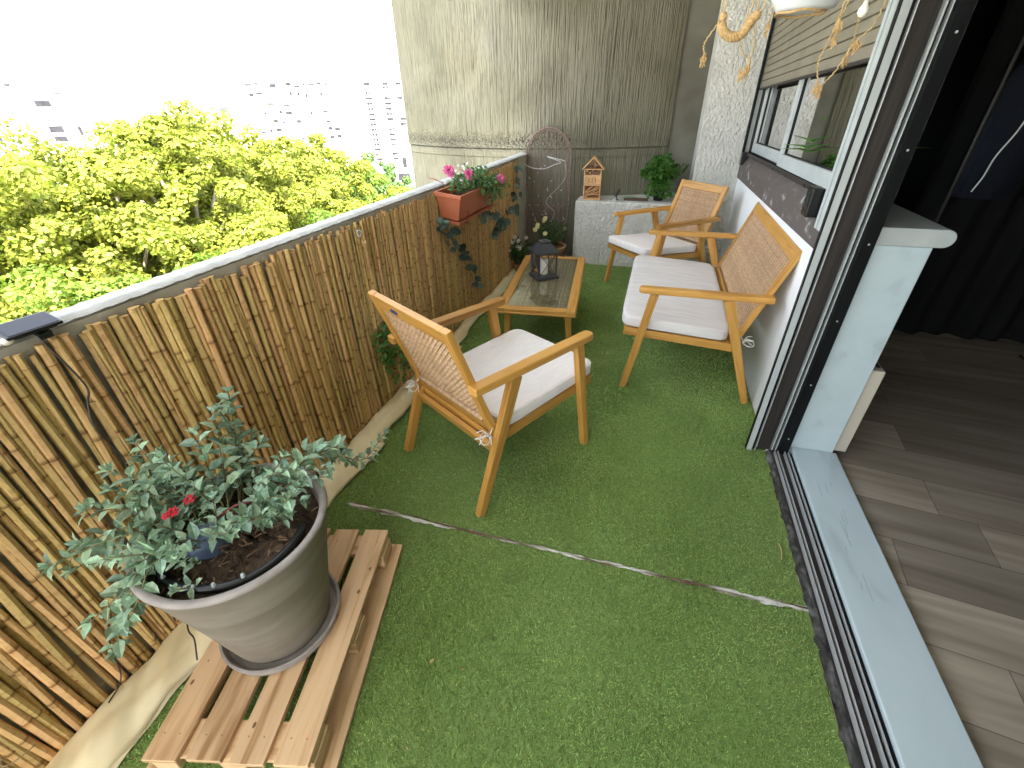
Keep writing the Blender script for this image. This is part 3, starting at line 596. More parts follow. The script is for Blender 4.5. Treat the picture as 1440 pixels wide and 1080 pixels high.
b = MB(); b.box(-TW / 2 - .004, TW / 2 + .004, -TL / 2 - .004, TL / 2 + .004, TZ - .040, TZ - .0245); b.build('under_frame', M['wood'], tb, bevel=.006, bseg=3)
b = MB(); iw, il = TW - 2 * rw, TL - 2 * rw
ribbon_weave(b, lambda a, c, o: V((-iw / 2 + a, -il / 2 + c, TZ - .012 + o)), iw, il, .0135, .012, .0095, .006, .0026); b.build('woven_panel', M['weave_table'], tb)
b = MB(); b.box(-iw / 2, iw / 2, -il / 2, il / 2, TZ - .006, TZ - .001); b.build('glass_top', M['tglass'], tb)
b = MB()
for x in (-TW / 2 + .06, TW / 2 - .06): b.beam((x, -TL / 2 + .11, TZ - .062), (x, TL / 2 - .11, TZ - .062), .022, .042)
for y in (-TL / 2 + .12, TL / 2 - .12): b.beam((-TW / 2 + .072, y, TZ - .062), (TW / 2 - .072, y, TZ - .062), .022, .042)
b.build('apron', M['wood'], tb, bevel=.003)
for sx_, sy_ in ((-1, -1), (1, -1), (-1, 1), (1, 1)):
    b = MB(); b.beam((sx_ * (TW / 2 - .035), sy_ * (TL / 2 - .155), 0), (sx_ * (TW / 2 - .06), sy_ * (TL / 2 - .14), TZ - .042), .034, .034, up=(0, 1, 0), w2=.048, h2=.048); b.build('leg', M['wood'], tb, bevel=.004)
# lantern and candle
ln = thing('lantern', 'dark metal lantern with crossed bars and peaked roof on the coffee table', 'lantern', (-.785, 3.40, TZ + .007), radians(38))
s = .074; hL = .2
def sqring(b, w, z): return [b.P((x * w, y * w, z)) for x, y in ((-1, -1), (1, -1), (1, 1), (-1, 1))]
def sqstack(b, lst):
    rs = [sqring(b, w, z) for w, z in lst]
    for k in range(len(rs) - 1):
        for j in range(4): b.F((rs[k][j], rs[k][(j + 1) % 4], rs[k + 1][(j + 1) % 4], rs[k + 1][j]))
    b.F(rs[0][::-1]); b.F(rs[-1])
b = MB(); sqstack(b, [(s + .018, 0), (s + .018, .01), (s + .004, .02), (s - .004, .02)]); b.build('base', M['blackmetal'], ln, bevel=.0015)
for x, y in ((-1, -1), (1, -1), (1, 1), (-1, 1)):
    b = MB(); b.beam((x * s, y * s, .018), (x * s, y * s, hL), .011, .011, up=(1, 0, 0)); b.build('post', M['blackmetal'], ln)
b = MB()
for q in range(4):
    a = q * pi / 2; c, s2 = cos(a), sin(a)
    R_ = lambda u, z, d: (c * u - s2 * d, s2 * u + c * d, z)
    b.tube([R_(-s, .022, s), R_(s, hL, s)], .0027, 5); b.tube([R_(s, .022, s + .003), R_(-s, hL, s + .003)], .0027, 5)
b.build('cross_bar', M['blackmetal'], ln)
b = MB(); sqstack(b, [(s + .004, hL - .012), (s + .02, hL), (s + .02, hL + .006), (.042, hL + .062), (.034, hL + .064), (.034, hL + .074), (.04, hL + .076), (.04, hL + .080), (.0, hL + .088)]); b.build('roof', M['blackmetal'], ln)
b = MB(); b.tube([(.022 * cos(t), 0, hL + .088 + .022 * sin(t)) for t in [pi * k / 10 for k in range(11)]], .0022, 6); b.build('ring_handle', M['blackmetal'], ln)
b = MB()
for q in range(4):
    a = q * pi / 2; c, s2 = cos(a), sin(a); i_ = [b.P((c * u - s2 * (s - .004), s2 * u + c * (s - .004), z)) for u, z in ((-s + .006, .02), (s - .006, .02), (s - .006, hL), (-s + .006, hL))]; b.F(i_)
b.build('glass', M['lglass'], ln)
b = MB(); b.lathe([(0, 0), (.032, 0), (.0335, .004), (.0335, .118), (.030, .122), (.012, .117), (0, .116)], 32); cd = b.build('candle', M['wax'], smooth=True, auto=True, loc=(-.785, 3.40, TZ + .0275)); tag(cd, 'thick white candle standing inside the dark lantern', 'candle')
b = MB(); b.tube([(0, 0, .114), (.001, 0, .128)], .0012, 5); b.build('wick', M['black'], cd)
# ------------------------------------------------------------------ pallet
pa = radians(14.6); px_ = thing('wooden_pallet', 'small pine pallet carrying the big grey plant pot', 'pallet', (-.99, .57, .008), pa)
PW, PL = .46, .77
def centre(): return
ox, oy = -.0, 0
for k in range(4):
    x = -PW / 2 + .048 + k * (PW - .096) / 3
    b = MB(); dy = random.uniform(-.006, .006); b.beam((x, -PL / 2 + dy, .111), (x, PL / 2 + dy, .111), .096, .018); b.build('top_board', M['pallet'], px_, bevel=.002)
for y in (-PL / 2 + .06, 0, PL / 2 - .06):
    b = MB(); b.beam((-PW / 2, y, .093), (PW / 2, y, .093), .09, .0175); b.build('stretcher', M['pallet'], px_, bevel=.002)
    for x in (-PW / 2 + .03, 0, PW / 2 - .03):
        b = MB(); b.beam((x, y - .05, .051), (x, y + .05, .051), .07, .064); b.build('block', M['pallet'], px_, bevel=.002)
for x in (-PW / 2 + .0, 0, PW / 2 - .0):
    b = MB(); b.beam((x, -PL / 2 - .01, .009), (x, PL / 2 + .01, .009), .085, .0175); b.build('bottom_board', M['pallet'], px_, bevel=.002)
knm = mat('wood_knot', (.20, .10, .045), (.28, .15, .07), .7, (60, 60, 60))
for tbd in [c for c in px_.children if c.name.startswith('top_board')]:
    vx = [v_.co for v_ in tbd.data.vertices]; mx_ = sum(v_.x for v_ in vx) / len(vx); b = MB()
    for q in range(random.choice((2, 3, 4))):
        a_x, a_y, r_ = mx_ + random.uniform(-.036, .036), random.uniform(-PL / 2 + .03, PL / 2 - .03), random.uniform(.002, .0055)
        b.F([b.P((a_x + r_ * cos(t_), a_y + r_ * 1.7 * sin(t_), .1205)) for t_ in [2 * pi * j / 12 for j in range(12)]])
    for sgn in (-1, 1):
        for dx in (-.024, .02): b.F([b.P((mx_ + dx + .0022 * cos(t_), sgn * (PL / 2 - .06) + .0022 * sin(t_), .1206)) for t_ in [2 * pi * j / 8 for j in range(8)]])
    b.build('knot', knm, tbd)['kind'] = 'stuff'
# ------------------------------------------------------------------ big pot with plant
PC = V((-1.01, .568, .130)); rz = .487
pot = thing('potted_lantana', 'large grey clay pot with a sprawling sage-green plant on the pallet', 'potted plant', PC)
b = MB(); b.lathe([(0, 0), (.168, 0), (.180, .006), (.187, .03), (.187, .036), (.180, .038), (.175, .034), (.168, .014), (0, .014)], 64); b.build('saucer', M['rim'], pot, smooth=True, auto=True)
b = MB(); prof = [(0, .016), (.146, .016), (.152, .024), (.190, .22), (.2135, .338), (.2155, .340), (.2165, .345), (.242, .470)]
b.lathe(prof + [(.247, .478), (.247, .484), (.241, .488), (.232, .487), (.226, .478), (.210, .40), (0, .40)], 72); b.build('pot_body', M['potclay'], pot, smooth=True, auto=True)
b = MB(); b.lathe([(.2435, .472), (.2485, .480), (.2475, .4875), (.240, .4905), (.230, .489), (.2245, .480), (.222, .465)], 72); b.build('pot_rim', M['rim'], pot, smooth=True)
b = MB(); b.grid(lambda u, v: (.216 * u * cos(2 * pi * v), .216 * u * sin(2 * pi * v), .438 + .012 * sin(u * 9 + v * 21) + .008 * sin(v * 40) * u), 10, 60); b.build('soil', M['soil'], pot, smooth=True)
b = MB()
for k in range(160):
    a = random.uniform(0, 2 * pi); r_ = .2 * sqrt(random.random()); l = random.uniform(.008, .03); an = random.uniform(0, 2 * pi); z = .449 + random.random() * .006
    b.beam((r_ * cos(a), r_ * sin(a), z), (r_ * cos(a) + l * cos(an), r_ * sin(a) + l * sin(an), z + random.uniform(-.004, .01)), .003, .002, r=random.random())
b.build('mulch', M['bark'], pot)['kind'] = 'stuff'
b = MB(); b.tube([(.188 * cos(t), .188 * sin(t), .462 + .004 * sin(3 * t)) for t in [radians(205) + k * radians(175) / 40 for k in range(41)]], .0115, 10); b.build('drip_ring', M['black'], pot, smooth=True)
for a in (215, 255, 285, 300, 320): 
    b = MB(); ra = radians(a); b.lathe([(0, 0), (.006, 0), (.004, .01), (0, .012)], 10, c=(.188 * cos(ra), .188 * sin(ra), .472)); b.build('drip_nozzle', M['alu'], pot)
b = MB(); b.M = Matrix.Translation((-.06, -.055, .45)) @ Matrix.Rotation(.25, 4, 'X'); b.lathe([(0, .052), (.02, .05), (.042, .035), (.052, .01), (.054, -.02)], 28); b.build('water_bulb', M['blue_plastic'], pot, smooth=True)
b = MB(); b.tube([(-.09, -.02, .47), (-.03, .04, .505), (.03, .09, .51), (.09, .12, .49)], .004, 8); b.build('hose', M['terradark'], pot, smooth=True)
# shoots in world coords -> local
fol = MB(); stm = MB(); fol.M = stm.M = Matrix.Translation(-PC)
def shoot(pts, size=.04, step=.022, start=.12, fb=fol, sb=stm, wr=.52, r0=.0028, n=60, dens=1.0, droop=.25):
    c = bez(pts, n); L = sum((c[k + 1] - c[k]).length for k in range(n)); sb.tube(c[::4] + ([c[-1]] if n % 4 else []), [r0 * (1 - .6 * k / (n // 4)) for k in range(len(c[::4] + ([c[-1]] if n % 4 else [])))], 6)
    d = start * L; acc = 0; tw = random.uniform(0, pi); k = 0
    for i in range(n):
        sg = c[i + 1] - c[i]; acc += sg.length
        if acc >= d:
            d += step * random.uniform(.75, 1.3); t = sg.normalized(); tw += pi / 2 + random.gauss(0, .25)
            s1 = t.orthogonal().normalized(); s2 = t.cross(s1); f = (acc / L); sz = size * (1.1 - .35 * f) * random.uniform(.7, 1.25)
            for sgn in (1, -1):
                if random.random() > dens: continue
                side = (s1 * cos(tw) + s2 * sin(tw)) * sgn; dr = (side * .95 + t * random.uniform(.25, .7) + V((0, 0, random.uniform(-.1, .35)))).normalized()
                up = (V((0, 0, 1)) + t * .2 + V((random.gauss(0, .25), random.gauss(0, .25), 0)))
                fb.leaf(c[i] + side * .002, dr, up, sz, sz * wr * random.uniform(.9, 1.15), random.uniform(.1, .4), random.uniform(0, droop * 1.6))
    t = (c[-1] - c[-2]).normalized(); a = random.uniform(0, 1)
    for k in range(5):
        s1 = t.orthogonal().normalized(); s2 = t.cross(s1); side = s1 * cos(a + k * 1.257) + s2 * sin(a + k * 1.257)
        fb.leaf(c[-1], t * 1. + side * .8, t + V((0, 0, .8)), size * .62, size * .62 * wr, .3, .1)
B = [V((-1.05, .58, .58)), V((-1.0, .62, .58)), V((-1.1, .56, .58)), V((-1.03, .52, .58)), V((-1.08, .64, .58))]
def R3(s_): return V((random.gauss(0, s_), random.gauss(0, s_), random.gauss(0, s_)))
mains = [[B[0], (-1.14, .69, .70), (-1.2, .77, .82)], [B[4], (-1.14, .75, .66), (-1.2, .83, .72)], [B[0], (-1.15, .65, .69), (-1.21, .70, .79)], [B[2], (-1.16, .60, .68), (-1.24, .61, .78)],
    [B[2], (-1.2, .60, .68), (-1.30, .585, .76)], [B[2], (-1.2, .56, .67), (-1.31, .50, .73)], [B[2], (-1.2, .52, .66), (-1.33, .44, .71)], [B[2], (-1.18, .48, .67), (-1.28, .37, .675)], [B[3], (-1.18, .44, .67), (-1.3, .31, .66)], [B[2], (-1.2, .48, .64), (-1.31, .40, .60)],
    [B[3], (-1.15, .42, .66), (-1.29, .33, .62)], [B[2], (-1.2, .52, .65), (-1.3, .50, .66)],
    [B[3], (-1.09, .40, .66), (-1.13, .31, .54), (-1.17, .26, .43)], [B[3], (-1.10, .41, .66), (-1.15, .33, .58), (-1.21, .27, .52)], [B[3], (-1.06, .40, .66), (-1.07, .33, .60), (-1.11, .30, .53)],
    [B[1], (-.95, .80, .68), (-.96, .90, .63), (-.97, 1.0, .50), (-.975, 1.10, .405), (-.98, 1.26, .41)], [B[1], (-.94, .76, .68), (-.93, .84, .66)], [B[1], (-.90, .70, .68), (-.84, .76, .66)], [B[1], (-.92, .76, .69), (-.90, .88, .66), (-.93, .95, .60)],
    [B[1], (-.93, .64, .67), (-.85, .66, .66)], [B[3], (-.99, .50, .66), (-.93, .50, .68)], [B[3], (-1.05, .46, .66), (-1.02, .42, .68)], [B[1], (-.97, .57, .65), (-.90, .58, .66)],
    [B[3], (-1.12, .48, .66), (-1.16, .46, .69)], [B[4], (-1.1, .70, .66), (-1.1, .80, .70)], [B[1], (-.98, .68, .66), (-.93, .74, .68)], [B[4], (-1.18, .78, .70), (-1.23, .86, .83)], [B[2], (-1.22, .58, .71), (-1.30, .60, .82)]]
for p in mains:
    shoot(p, random.uniform(.044, .056), .022, .3, wr=.58)
    if len(p) == 3:
        if random.random() < .6: shoot([V(p[0]) + R3(.02), V(p[1]) + R3(.03), V(p[2]) * .7 + V(p[1]) * .3 + R3(.035)], random.uniform(.036, .05), .021, .35, wr=.58)
for k in range(13):   # low filler shoots
    a = random.uniform(0, 2 * pi); rr_ = random.uniform(.05, .2); p1 = V((PC.x + rr_ * cos(a), PC.y + rr_ * sin(a), .60)); shoot([p1, p1 + V((.03 * cos(a), .03 * sin(a), .03)), p1 + V((.06 * cos(a), .05 * sin(a), .05)) + R3(.015)], .032, .016, .05)
fol.build('foliage', M['mint'], pot); stm.build('stem', M['stem'], pot, smooth=True)
def flower(b, c, n, R, petals=14, lay=2):
    n = V(n).normalized(); s1 = n.orthogonal().normalized(); s2 = n.cross(s1); c = V(c)
    for l in range(lay):
        for k in range(petals):
            a = 2 * pi * (k + .5 * l) / petals + random.gauss(0, .1); d = s1 * cos(a) + s2 * sin(a)
            b.leaf(c + d * R * .1 + n * R * .12 * l, d + n * (.3 + .55 * l + random.gauss(0, .12)), n, R * (1 - .25 * l), R * .62, -.15, .15)
b = MB(); b.M = Matrix.Translation(-PC); flower(b, (-1.113, .505, .700), (.3, -.4, .8), .015, 6, 3); flower(b, (-1.122, .49, .698), (.1, -.6, .7), .012, 6, 2); flower(b, (-1.098, .545, .708), (.3, -.3, .9), .016, 6, 3); b.build('flower', M['red'], pot)
cb = thing('irrigation_cable', 'thin black cable hanging from the pot rim down to the canvas strip', 'cable', (-1.3, .45, .1))
b = MB(); b.M = Matrix.Translation((1.3, -.45, -.1)); b.tube(bez([(-1.19, .42, .60), (-1.27, .45, .5), (-1.35, .49, .3), (-1.36, .48, .12), (-1.33, .455, .088), (-1.29, .44, .085), (-1.25, .40, .05)], 40), .0026, 6); b.build('cord', M['cable'], cb)
b = MB(); b.M = Matrix.Translation((1.3, -.45, -.1)); b.tube(bez([(-1.24, .47, .60), (-1.33, .42, .45), (-1.40, .33, .28), (-1.40, .28, .1), (-1.39, .22, .07)], 40), .002, 6); b.build('cord', M['cable'], cb)
# solar lamp on the parapet
sl = thing('solar_lamp', 'black solar lamp clipped on top of the parapet at the left', 'solar lamp', (-1.455, .605, 1.147))
sl.rotation_euler = (0, radians(14), radians(-6)); sl.scale = (.8, .92, .6)
b = MB(); b.box(-.045, .045, -.062, .062, .012, .026); b.box(-.036, .036, -.05, .05, .0, .0118); b.build('housing', M['black'], sl, bevel=.004)
b = MB(); b.box(-.038, .038, -.055, .055, .0262, .0275); b.build('solar_panel', mat('solar_cell', (.012, .014, .022), rough=.15), sl)
b = MB(); b.M = Matrix.Translation((.03, -.058, .004)); b.lathe([(0, -.014), (.012, -.01), (.014, 0), (.012, .01), (0, .014)], 16); b.build('sensor_dome', M['cream'], sl, smooth=True)
b = MB(); b.box(.018, .045, .0, .03, -.03, -.0005); b.build('clip', M['black'], sl, bevel=.003)
b = MB(); b.tube(bez([(-1.435, .60, 1.14), (-1.42, .60, 1.12), (-1.405, .62, .98), (-1.403, .60, .93), (-1.402, .585, .86), (-1.402, .60, .72), (-1.402, .57, .6), (-1.402, .52, .45), (-1.408, .5, .3), (-1.408, .47, .09)], 70), .0028, 6)
tag(b.build('lamp_cable', M['cable']), 'black cable running down the bamboo screen from the solar lamp', 'cable')
# hook and rope
hk = thing('rope_hanger', 'frayed rope knotted on a metal hook near the top of the bamboo screen', 'rope', (-1.412, 1.95, 1.065)); hk.scale = (1.2, 1.2, 1.3)
b = MB(); b.tube([(.006 + .004 * sin(2 * t), .013 * cos(t), .013 * sin(t)) for t in [2 * pi * k / 18 for k in range(19)]], .0022, 6); b.build('hook', M['alu'], hk)
b = MB()
for q in range(3): b.tube([(.012 + .004 * cos(z * 90 + q * 2.1), .018 * z / .12 * -1 * -.4 + .005 * sin(z * 90 + q * 2.1) + .01, -.012 - z) for z in [k * .006 for k in range(24)]], .0022, 5)
b.M = Matrix.Translation((.012, .014, -.035)); b.lathe([(0, -.012), (.009, -.006), (.01, .004), (0, .012)], 10); b.build('rope', M['jute'], hk)
# ------------------------------------------------------------------ wall basket with ivy
bk = thing('ivy_basket', 'round seagrass basket with trailing ivy hung on the screen behind the near armchair', 'potted plant', (-1.365, 2.03, .42))
b = MB()
for k in range(20): 
    z = .005 + k * .0062; R = .056 + .012 * sin(k / 19 * 2.4); b.tube([((R + .002 * sin(9 * t + k * 1.5)) * cos(t), (R + .002 * sin(9 * t + k * 1.5)) * sin(t), z) for t in [2 * pi * j / 24 for j in range(25)]], .0036, 5, False)
b.build('basket', M['wicker'], bk, smooth=True)
fb = MB(); sb = MB()
for k in range(26):
    a = random.uniform(-1.9, 1.9) + (pi if random.random() < .15 else 0); r_ = random.uniform(.05, .085); x, y = r_ * cos(a), r_ * sin(a) * 1.2; x = max(x, -.03)
    dl = random.uniform(.10, .33); shoot([(x * .5, y * .5, .12), (x, y, .14), (x * 1.2, y * 1.5 + .02, .04), (x * .9, y * 1.6 + random.uniform(-.02, .1), .06 - dl)], .036, .024, .2, fb, sb, .8, .0015, 40, .8)
fb.build('foliage', M['leafgreen'], bk); sb.build('stem', M['stem'], bk)
# ------------------------------------------------------------------ flower box on the parapet
FB = V((-1.345, 3.26, .935)); bx = thing('flower_box', 'terracotta plastic window box with pink geraniums hooked over the parapet', 'flower box', FB); bx.rotation_euler = (0, radians(7), radians(-1))
b = MB(); hb = .175; l0, l1, w0, w1 = .335, .375, .066, .088
def rect(w, l, z): return [b.P((x * w, y * l, z)) for x, y in ((-1, -1), (1, -1), (1, 1), (-1, 1))]
rs = [rect(w0, l0, 0), rect(w1, l1, hb - .028), rect(w1 + .009, l1 + .009, hb - .026), rect(w1 + .011, l1 + .011, hb), rect(w1 - .002, l1 - .002, hb), rect(w1 - .006, l1 - .006, hb - .04), rect(w1 - .01, l1 - .01, hb - .05)]
for k in range(len(rs) - 1):
    for j in range(4): b.F((rs[k][j], rs[k][(j + 1) % 4], rs[k + 1][(j + 1) % 4], rs[k + 1][j]))
b.F(rs[0][::-1]); b.build('box', M['terracotta'], bx, bevel=.002)
b = MB(); b.box(-w1 + .008, w1 - .008, -l1 + .008, l1 - .008, hb - .055, hb - .05); b.build('soil', M['soil'], bx)
b = MB(); rs = [rect(w0 + .012, l0 + .015, -.024), rect(w0 + .018, l0 + .02, -.002), rect(w0 + .010, l0 + .012, -.002)]
for k in range(2):
    for j in range(4): b.F((rs[k][j], rs[k][(j + 1) % 4], rs[k + 1][(j + 1) % 4], rs[k + 1][j]))
b.F(rs[0][::-1]); b.build('tray', M['terracotta'], bx)
for y in (-.24, .26):
    b = MB(); b.tube([(w0 + .03, y, .06), (w0 + .026, y, -.028), (-w0 - .02, y, -.03), (-w1 - .012, y, .16), (-w1 - .012, y, .208), (-w1 - .07, y, .222), (-w1 - .12, y, .222)], .0035, 8); b.build('bracket', M['terradark'], bx, smooth=True)
fb = MB(); sb = MB()
for k in range(58):
    y = random.uniform(-.26, .30); x = random.uniform(-.06, .06); hgt_ = random.uniform(.06, .17) * (1.0 if y < .15 else .6); ox_ = x + random.uniform(-.03, .09); oy_ = y + random.uniform(-.08, .08)
    shoot([(x, y, .12), (x * .6 + ox_ * .4, y, .12 + hgt_ * .7), (ox_, oy_, .13 + hgt_)], .036, .026, .35, fb, sb, .85, .002, 24)
for k in range(16):
    y = random.uniform(-.1, .38); shoot([(.05, y, .14), (.10, y + .02, .19), (.135 + random.uniform(0, .03), y + .05 + random.uniform(0, .05), .12 + random.uniform(-.06, .04))], .034, .026, .3, fb, sb, .85, .002, 24)
fb.build('foliage', M['leafgeran'], bx); sb.build('stem', M['stem'], bx)
for c_, R in (((-.03, -.30, .30), .042), ((.055, -.16, .275), .038), ((.13, .30, .20), .036)):
    b = MB(); flower(b, c_, (.6, -.6, .5), R, 10, 3); flower(b, V(c_) + V((.01, .01, -.012)), (.7, -.3, .1), R * .8, 8, 2); b.build('flower', M['pink'], bx)
b = MB()
for k in range(16): flower(b, (random.uniform(-.07, .05), random.uniform(-.30, .1), random.uniform(.2, .31)), (random.uniform(-.3, .6), -.6, .7), .012, 5, 1)
b.build('white_blossom', M['whitepetal'], bx)
# ------------------------------------------------------------------ eucalyptus garlands
def roundleaf(b, p, d, n, R):
    p = V(p); d = V(d).normalized(); n = V(n); n = (n - d * n.dot(d)).normalized(); s_ = d.cross(n); r = random.random(); cc = b.P(p + d * R - n * R * .12)
    ids = [b.P(p + d * (R - R * cos(2 * pi * k / 10)) + s_ * (R * .9 * sin(2 * pi * k / 10))) for k in range(10)]
    for k in range(10): b.F((cc, ids[k], ids[(k + 1) % 10]), [(.5, .5), (.5 + .5 * cos(k * .628), .5 + .5 * sin(k * .628)), (.5 + .5 * cos((k + 1) * .628), .5 + .5 * sin((k + 1) * .628))], r)
def garland(pts, label, cl, sz=.036, n=50):
    t = thing('eucalyptus_garland', label, 'garland', pts[0], 0, 'eucalyptus garlands on the screen'); o = -V(pts[0]); c = bez(pts, n); sb = MB(); sb.M = Matrix.Translation(o); sb.tube(c[::2], .0016, 5); sb.build('stem', M['twig'], t)
    for q, cnt in cl:
        fb = MB(); fb.M = Matrix.Translation(o)
        p = c[min(n, int(q * n))]
        for k in range(cnt):
            d = V((random.uniform(.1, .9), random.uniform(-1, 1), random.uniform(-.9, .7))); roundleaf(fb, p + R3(.018) + V((.012, 0, 0)), d, (random.uniform(.3, 1), random.uniform(-.8, .1), random.uniform(0, .8)), sz * random.uniform(.6, 1.1))
        fb.build('leaf_cluster', M['euc'], t)
garland([(-1.41, 2.82, .95), (-1.405, 2.94, .85), (-1.405, 3.01, .735), (-1.405, 3.17, .655), (-1.405, 3.25, .54), (-1.405, 3.35, .44), (-1.405, 3.41, .31)], 'eucalyptus garland trailing below the near end of the flower box', [(.04, 7), (.2, 6), (.33, 5), (.5, 4), (.56, 7), (.8, 8), (.98, 5)])
garland([(-1.41, 4.79, 1.06), (-1.405, 4.74, .96), (-1.405, 4.70, .85), (-1.405, 4.55, .80)], 'short eucalyptus sprig at the far top corner of the bamboo screen', [(.05, 5), (.45, 6), (.85, 5), (1., 3)], .034)
garland([(-1.41, 4.66, .68), (-1.405, 4.40, .69), (-1.405, 4.25, .66), (-1.405, 4.10, .66), (-1.405, 3.95, .62)], 'eucalyptus garland strung low between flower box and screen end', [(.0, 4), (.3, 5), (.62, 6), (.8, 9), (1., 5)], .038)
garland([(-1.41, 3.93, .76), (-1.405, 3.8, .80), (-1.405, 3.62, .84)], 'pale eucalyptus sprig under the far end of the flower box', [(.0, 4), (.45, 4), (1., 4)], .036)
# ------------------------------------------------------------------ trellis
tr = thing('willow_trellis', 'brown woven willow trellis with a round top leaning on the column', 'trellis', (-1.205, 5.27, .02)); tr.rotation_euler = (radians(-3), 0, 0)
b = MB(); hw = .255; zt = 1.10
def outl(k): return [(-hw * .88, 0, 0), (-hw, 0, .6), (-hw, 0, zt)] + [(hw * cos(t) * k, 0, zt + .27 * sin(t)) for t in [pi - pi * j / 18 for j in range(1, 18)]] + [(hw, 0, zt), (hw, 0, .6), (hw * .88, 0, 0)]
b.tube(outl(1), .007, 7); b.tube([(x * .96, .012, z * .985) for x, y, z in outl(1)], .005, 7); b.build('frame', M['willow'], tr, smooth=True)
b = MB()
def inside(x, z): return abs(x) < hw and (z < zt or (x / hw) ** 2 + ((z - zt) / .27) ** 2 < 1)
for q in range(-12, 13):
    for s_ in (1, -1):
        pts = []
        for k in range(120):
            z = .02 + k * .0115; x = q * .07 + s_ * (z - .7) * .42
            if inside(x, z): pts.append((x + .004 * sin(z * 20 + q), .004 * s_ + .003 * sin(z * 40 + q), z))
            elif len(pts) > 3: b.tube(pts[::3] + [pts[-1]], .0028, 5); pts = []
            else: pts = []
        if len(pts) > 3: b.tube(pts[::3] + [pts[-1]], .0028, 5)
b.build('lattice', M['willow'], tr)
b = MB()
for z in (.42, .50, .60): 
    for s_ in (0, pi): b.tube([(-hw + k * .012, .010 * sin(k * .9 + s_), z + .003 * sin(k)) for k in range(43)], .004, 5)
for x in [-.2 + .066 * k for k in range(7)]: b.tube([(x, 0, .02), (x * 1.02, .004, .62)], .0045, 5)
b.build('crossbar', M['willow'], tr)
b = MB(); b.tube(bez([(-1.475, 5.25, 1.07), (-1.44, 5.24, 1.035), (-1.36, 5.235, 1.005), (-1.23, 5.235, 1.0), (-1.12, 5.235, 1.04), (-1.05, 5.235, 1.07), (-1.2, 5.235, 1.12), (-1.0, 5.235, 1.08)], 60), .003, 6)
b.tube(bez([(-1.0, 5.235, 1.08), (-.985, 5.235, .93), (-1.06, 5.235, .82), (-1.2, 5.235, .66), (-1.1, 5.235, .55), (-1.15, 5.235, .42)], 60), .0016, 5)
sl2 = b.build('string_light', M['cord']); tag(sl2, 'white fairy light cord draped across the willow trellis', 'string light')
b = MB()
for k in range(26): 
    x, z = random.uniform(-1.42, -.98), random.uniform(.35, 1.12); b.tube([(x, 5.24, z), (x + random.uniform(-.02, .02), 5.235, z + random.uniform(-.02, .03))], .0035, 5)
b.build('bulb', M['whitepetal'], sl2)
# corner pots
def flowerpot(name, label, c, prof, pm, leafm, n, h, spread, fl=None, sz=.045, wr=.5, nflow=0):
    t = thing(name, label, 'potted plant', c); b = MB(); b.lathe(prof, 36); b.build('pot', pm, t, smooth=True, auto=True)
    top = prof[-1][1]; fb = MB(); sb = MB(); tips = []
    for k in range(n):
        a = random.uniform(0, 2 * pi); r_ = spread * sqrt(random.random()); hh = h * random.uniform(.55, 1.); tip = V((r_ * cos(a), r_ * sin(a), top + hh * (1 - .35 * r_ / spread))); tips.append(tip)
        shoot([(tip.x * .2, tip.y * .2, top), (tip.x * .6, tip.y * .6, top + hh * .5), tip], sz, sz * .55, .25, fb, sb, wr, .002, 30)
    fb.build('foliage', leafm, t); sb.build('stem', M['stem'], t)
    for k in range(nflow):
        b = MB(); tip = random.choice(tips); flower(b, tip + V((0, -.01, .012)), (random.uniform(-.5, .5), -.7, .6), random.uniform(.022, .03), 8, 2); b.build('flower', fl, t)
    return t
potprof = lambda R, H: [(0, 0), (R * .68, 0), (R * .92, H * .82), (R, H * .82), (R * 1.02, H), (R * .9, H), (R * .86, H * .86), (0, H * .86)]
fpot = flowerpot('rose_pot', 'terracotta pot of pale yellow and white roses in front of the willow trellis', (-1.075, 4.98, .006), potprof(.165, .235), M['claypot'], M['leafdark'], 46, .38, .21, M['yellowpetal'], .04, .55, 9)
b = MB(); b.tube([(.167 * cos(t), .167 * sin(t), .232) for t in [2 * pi * k / 40 for k in range(41)]], .008, 8, False); b.build('pale_rim', M['straw'], fpot, smooth=True)
flowerpot('variegated_pot_plant', 'bushy dark variegated plant in a small pot beside the end of the screen', (-1.33, 4.62, .006), potprof(.075, .12), M['claypot'], M['leafdark'], 48, .33, .17, M['whitepetal'], .04, .55, 8)
# ------------------------------------------------------------------ things on the ledge
ih = thing('insect_hotel', 'tall light wooden insect hotel with a gabled roof on the ledge', 'insect hotel', (-.69, 5.26, .697), radians(3)); h = MB(); IW, IH, ID = .092, .31, .045
h.box(-IW, -IW + .012, -ID, ID, .0, IH); h.box(IW - .012, IW, -ID, ID, .0, IH); h.box(-IW + .0125, IW - .0125, -ID, ID, 0, .012)
for z in (.145, .24, .302): h.box(-IW + .0125, IW - .0125, -ID, ID, z, z + .009)
h.build('case', M['hotel'], ih, bevel=.001)
h = MB(); h.beam((-IW - .022, 0, IH - .005), (.004, 0, IH + .118), ID * 2 + .02, .011); h.beam((IW + .022, 0, IH - .005), (.004, 0, IH + .112), ID * 2 + .02, .011); h.build('roof', M['hotel'], ih, bevel=.001)
h = MB(); h.box(-IW + .013, IW - .013, ID - .01, ID - .004, .01, IH); h.prism([(-IW, IH), (IW, IH), (0, IH + .1)], ID - .012, ID - .006); h.build('back_board', M['hoteldark'], ih)
h = MB()
for k in range(60):
    z = IH + random.uniform(.012, .095); lim = IW * (1 - (z - IH) / .11) - .008
    if lim <= 0: continue
    x = random.uniform(-lim, lim); h.M = Matrix.Translation((x, -.032, z)) @ Matrix.Rotation(pi / 2, 4, 'X'); h.lathe([(.0035, -.03), (.0062, -.03), (.0062, .003), (.0035, .003), (.0035, -.03)], 8, r=random.random())
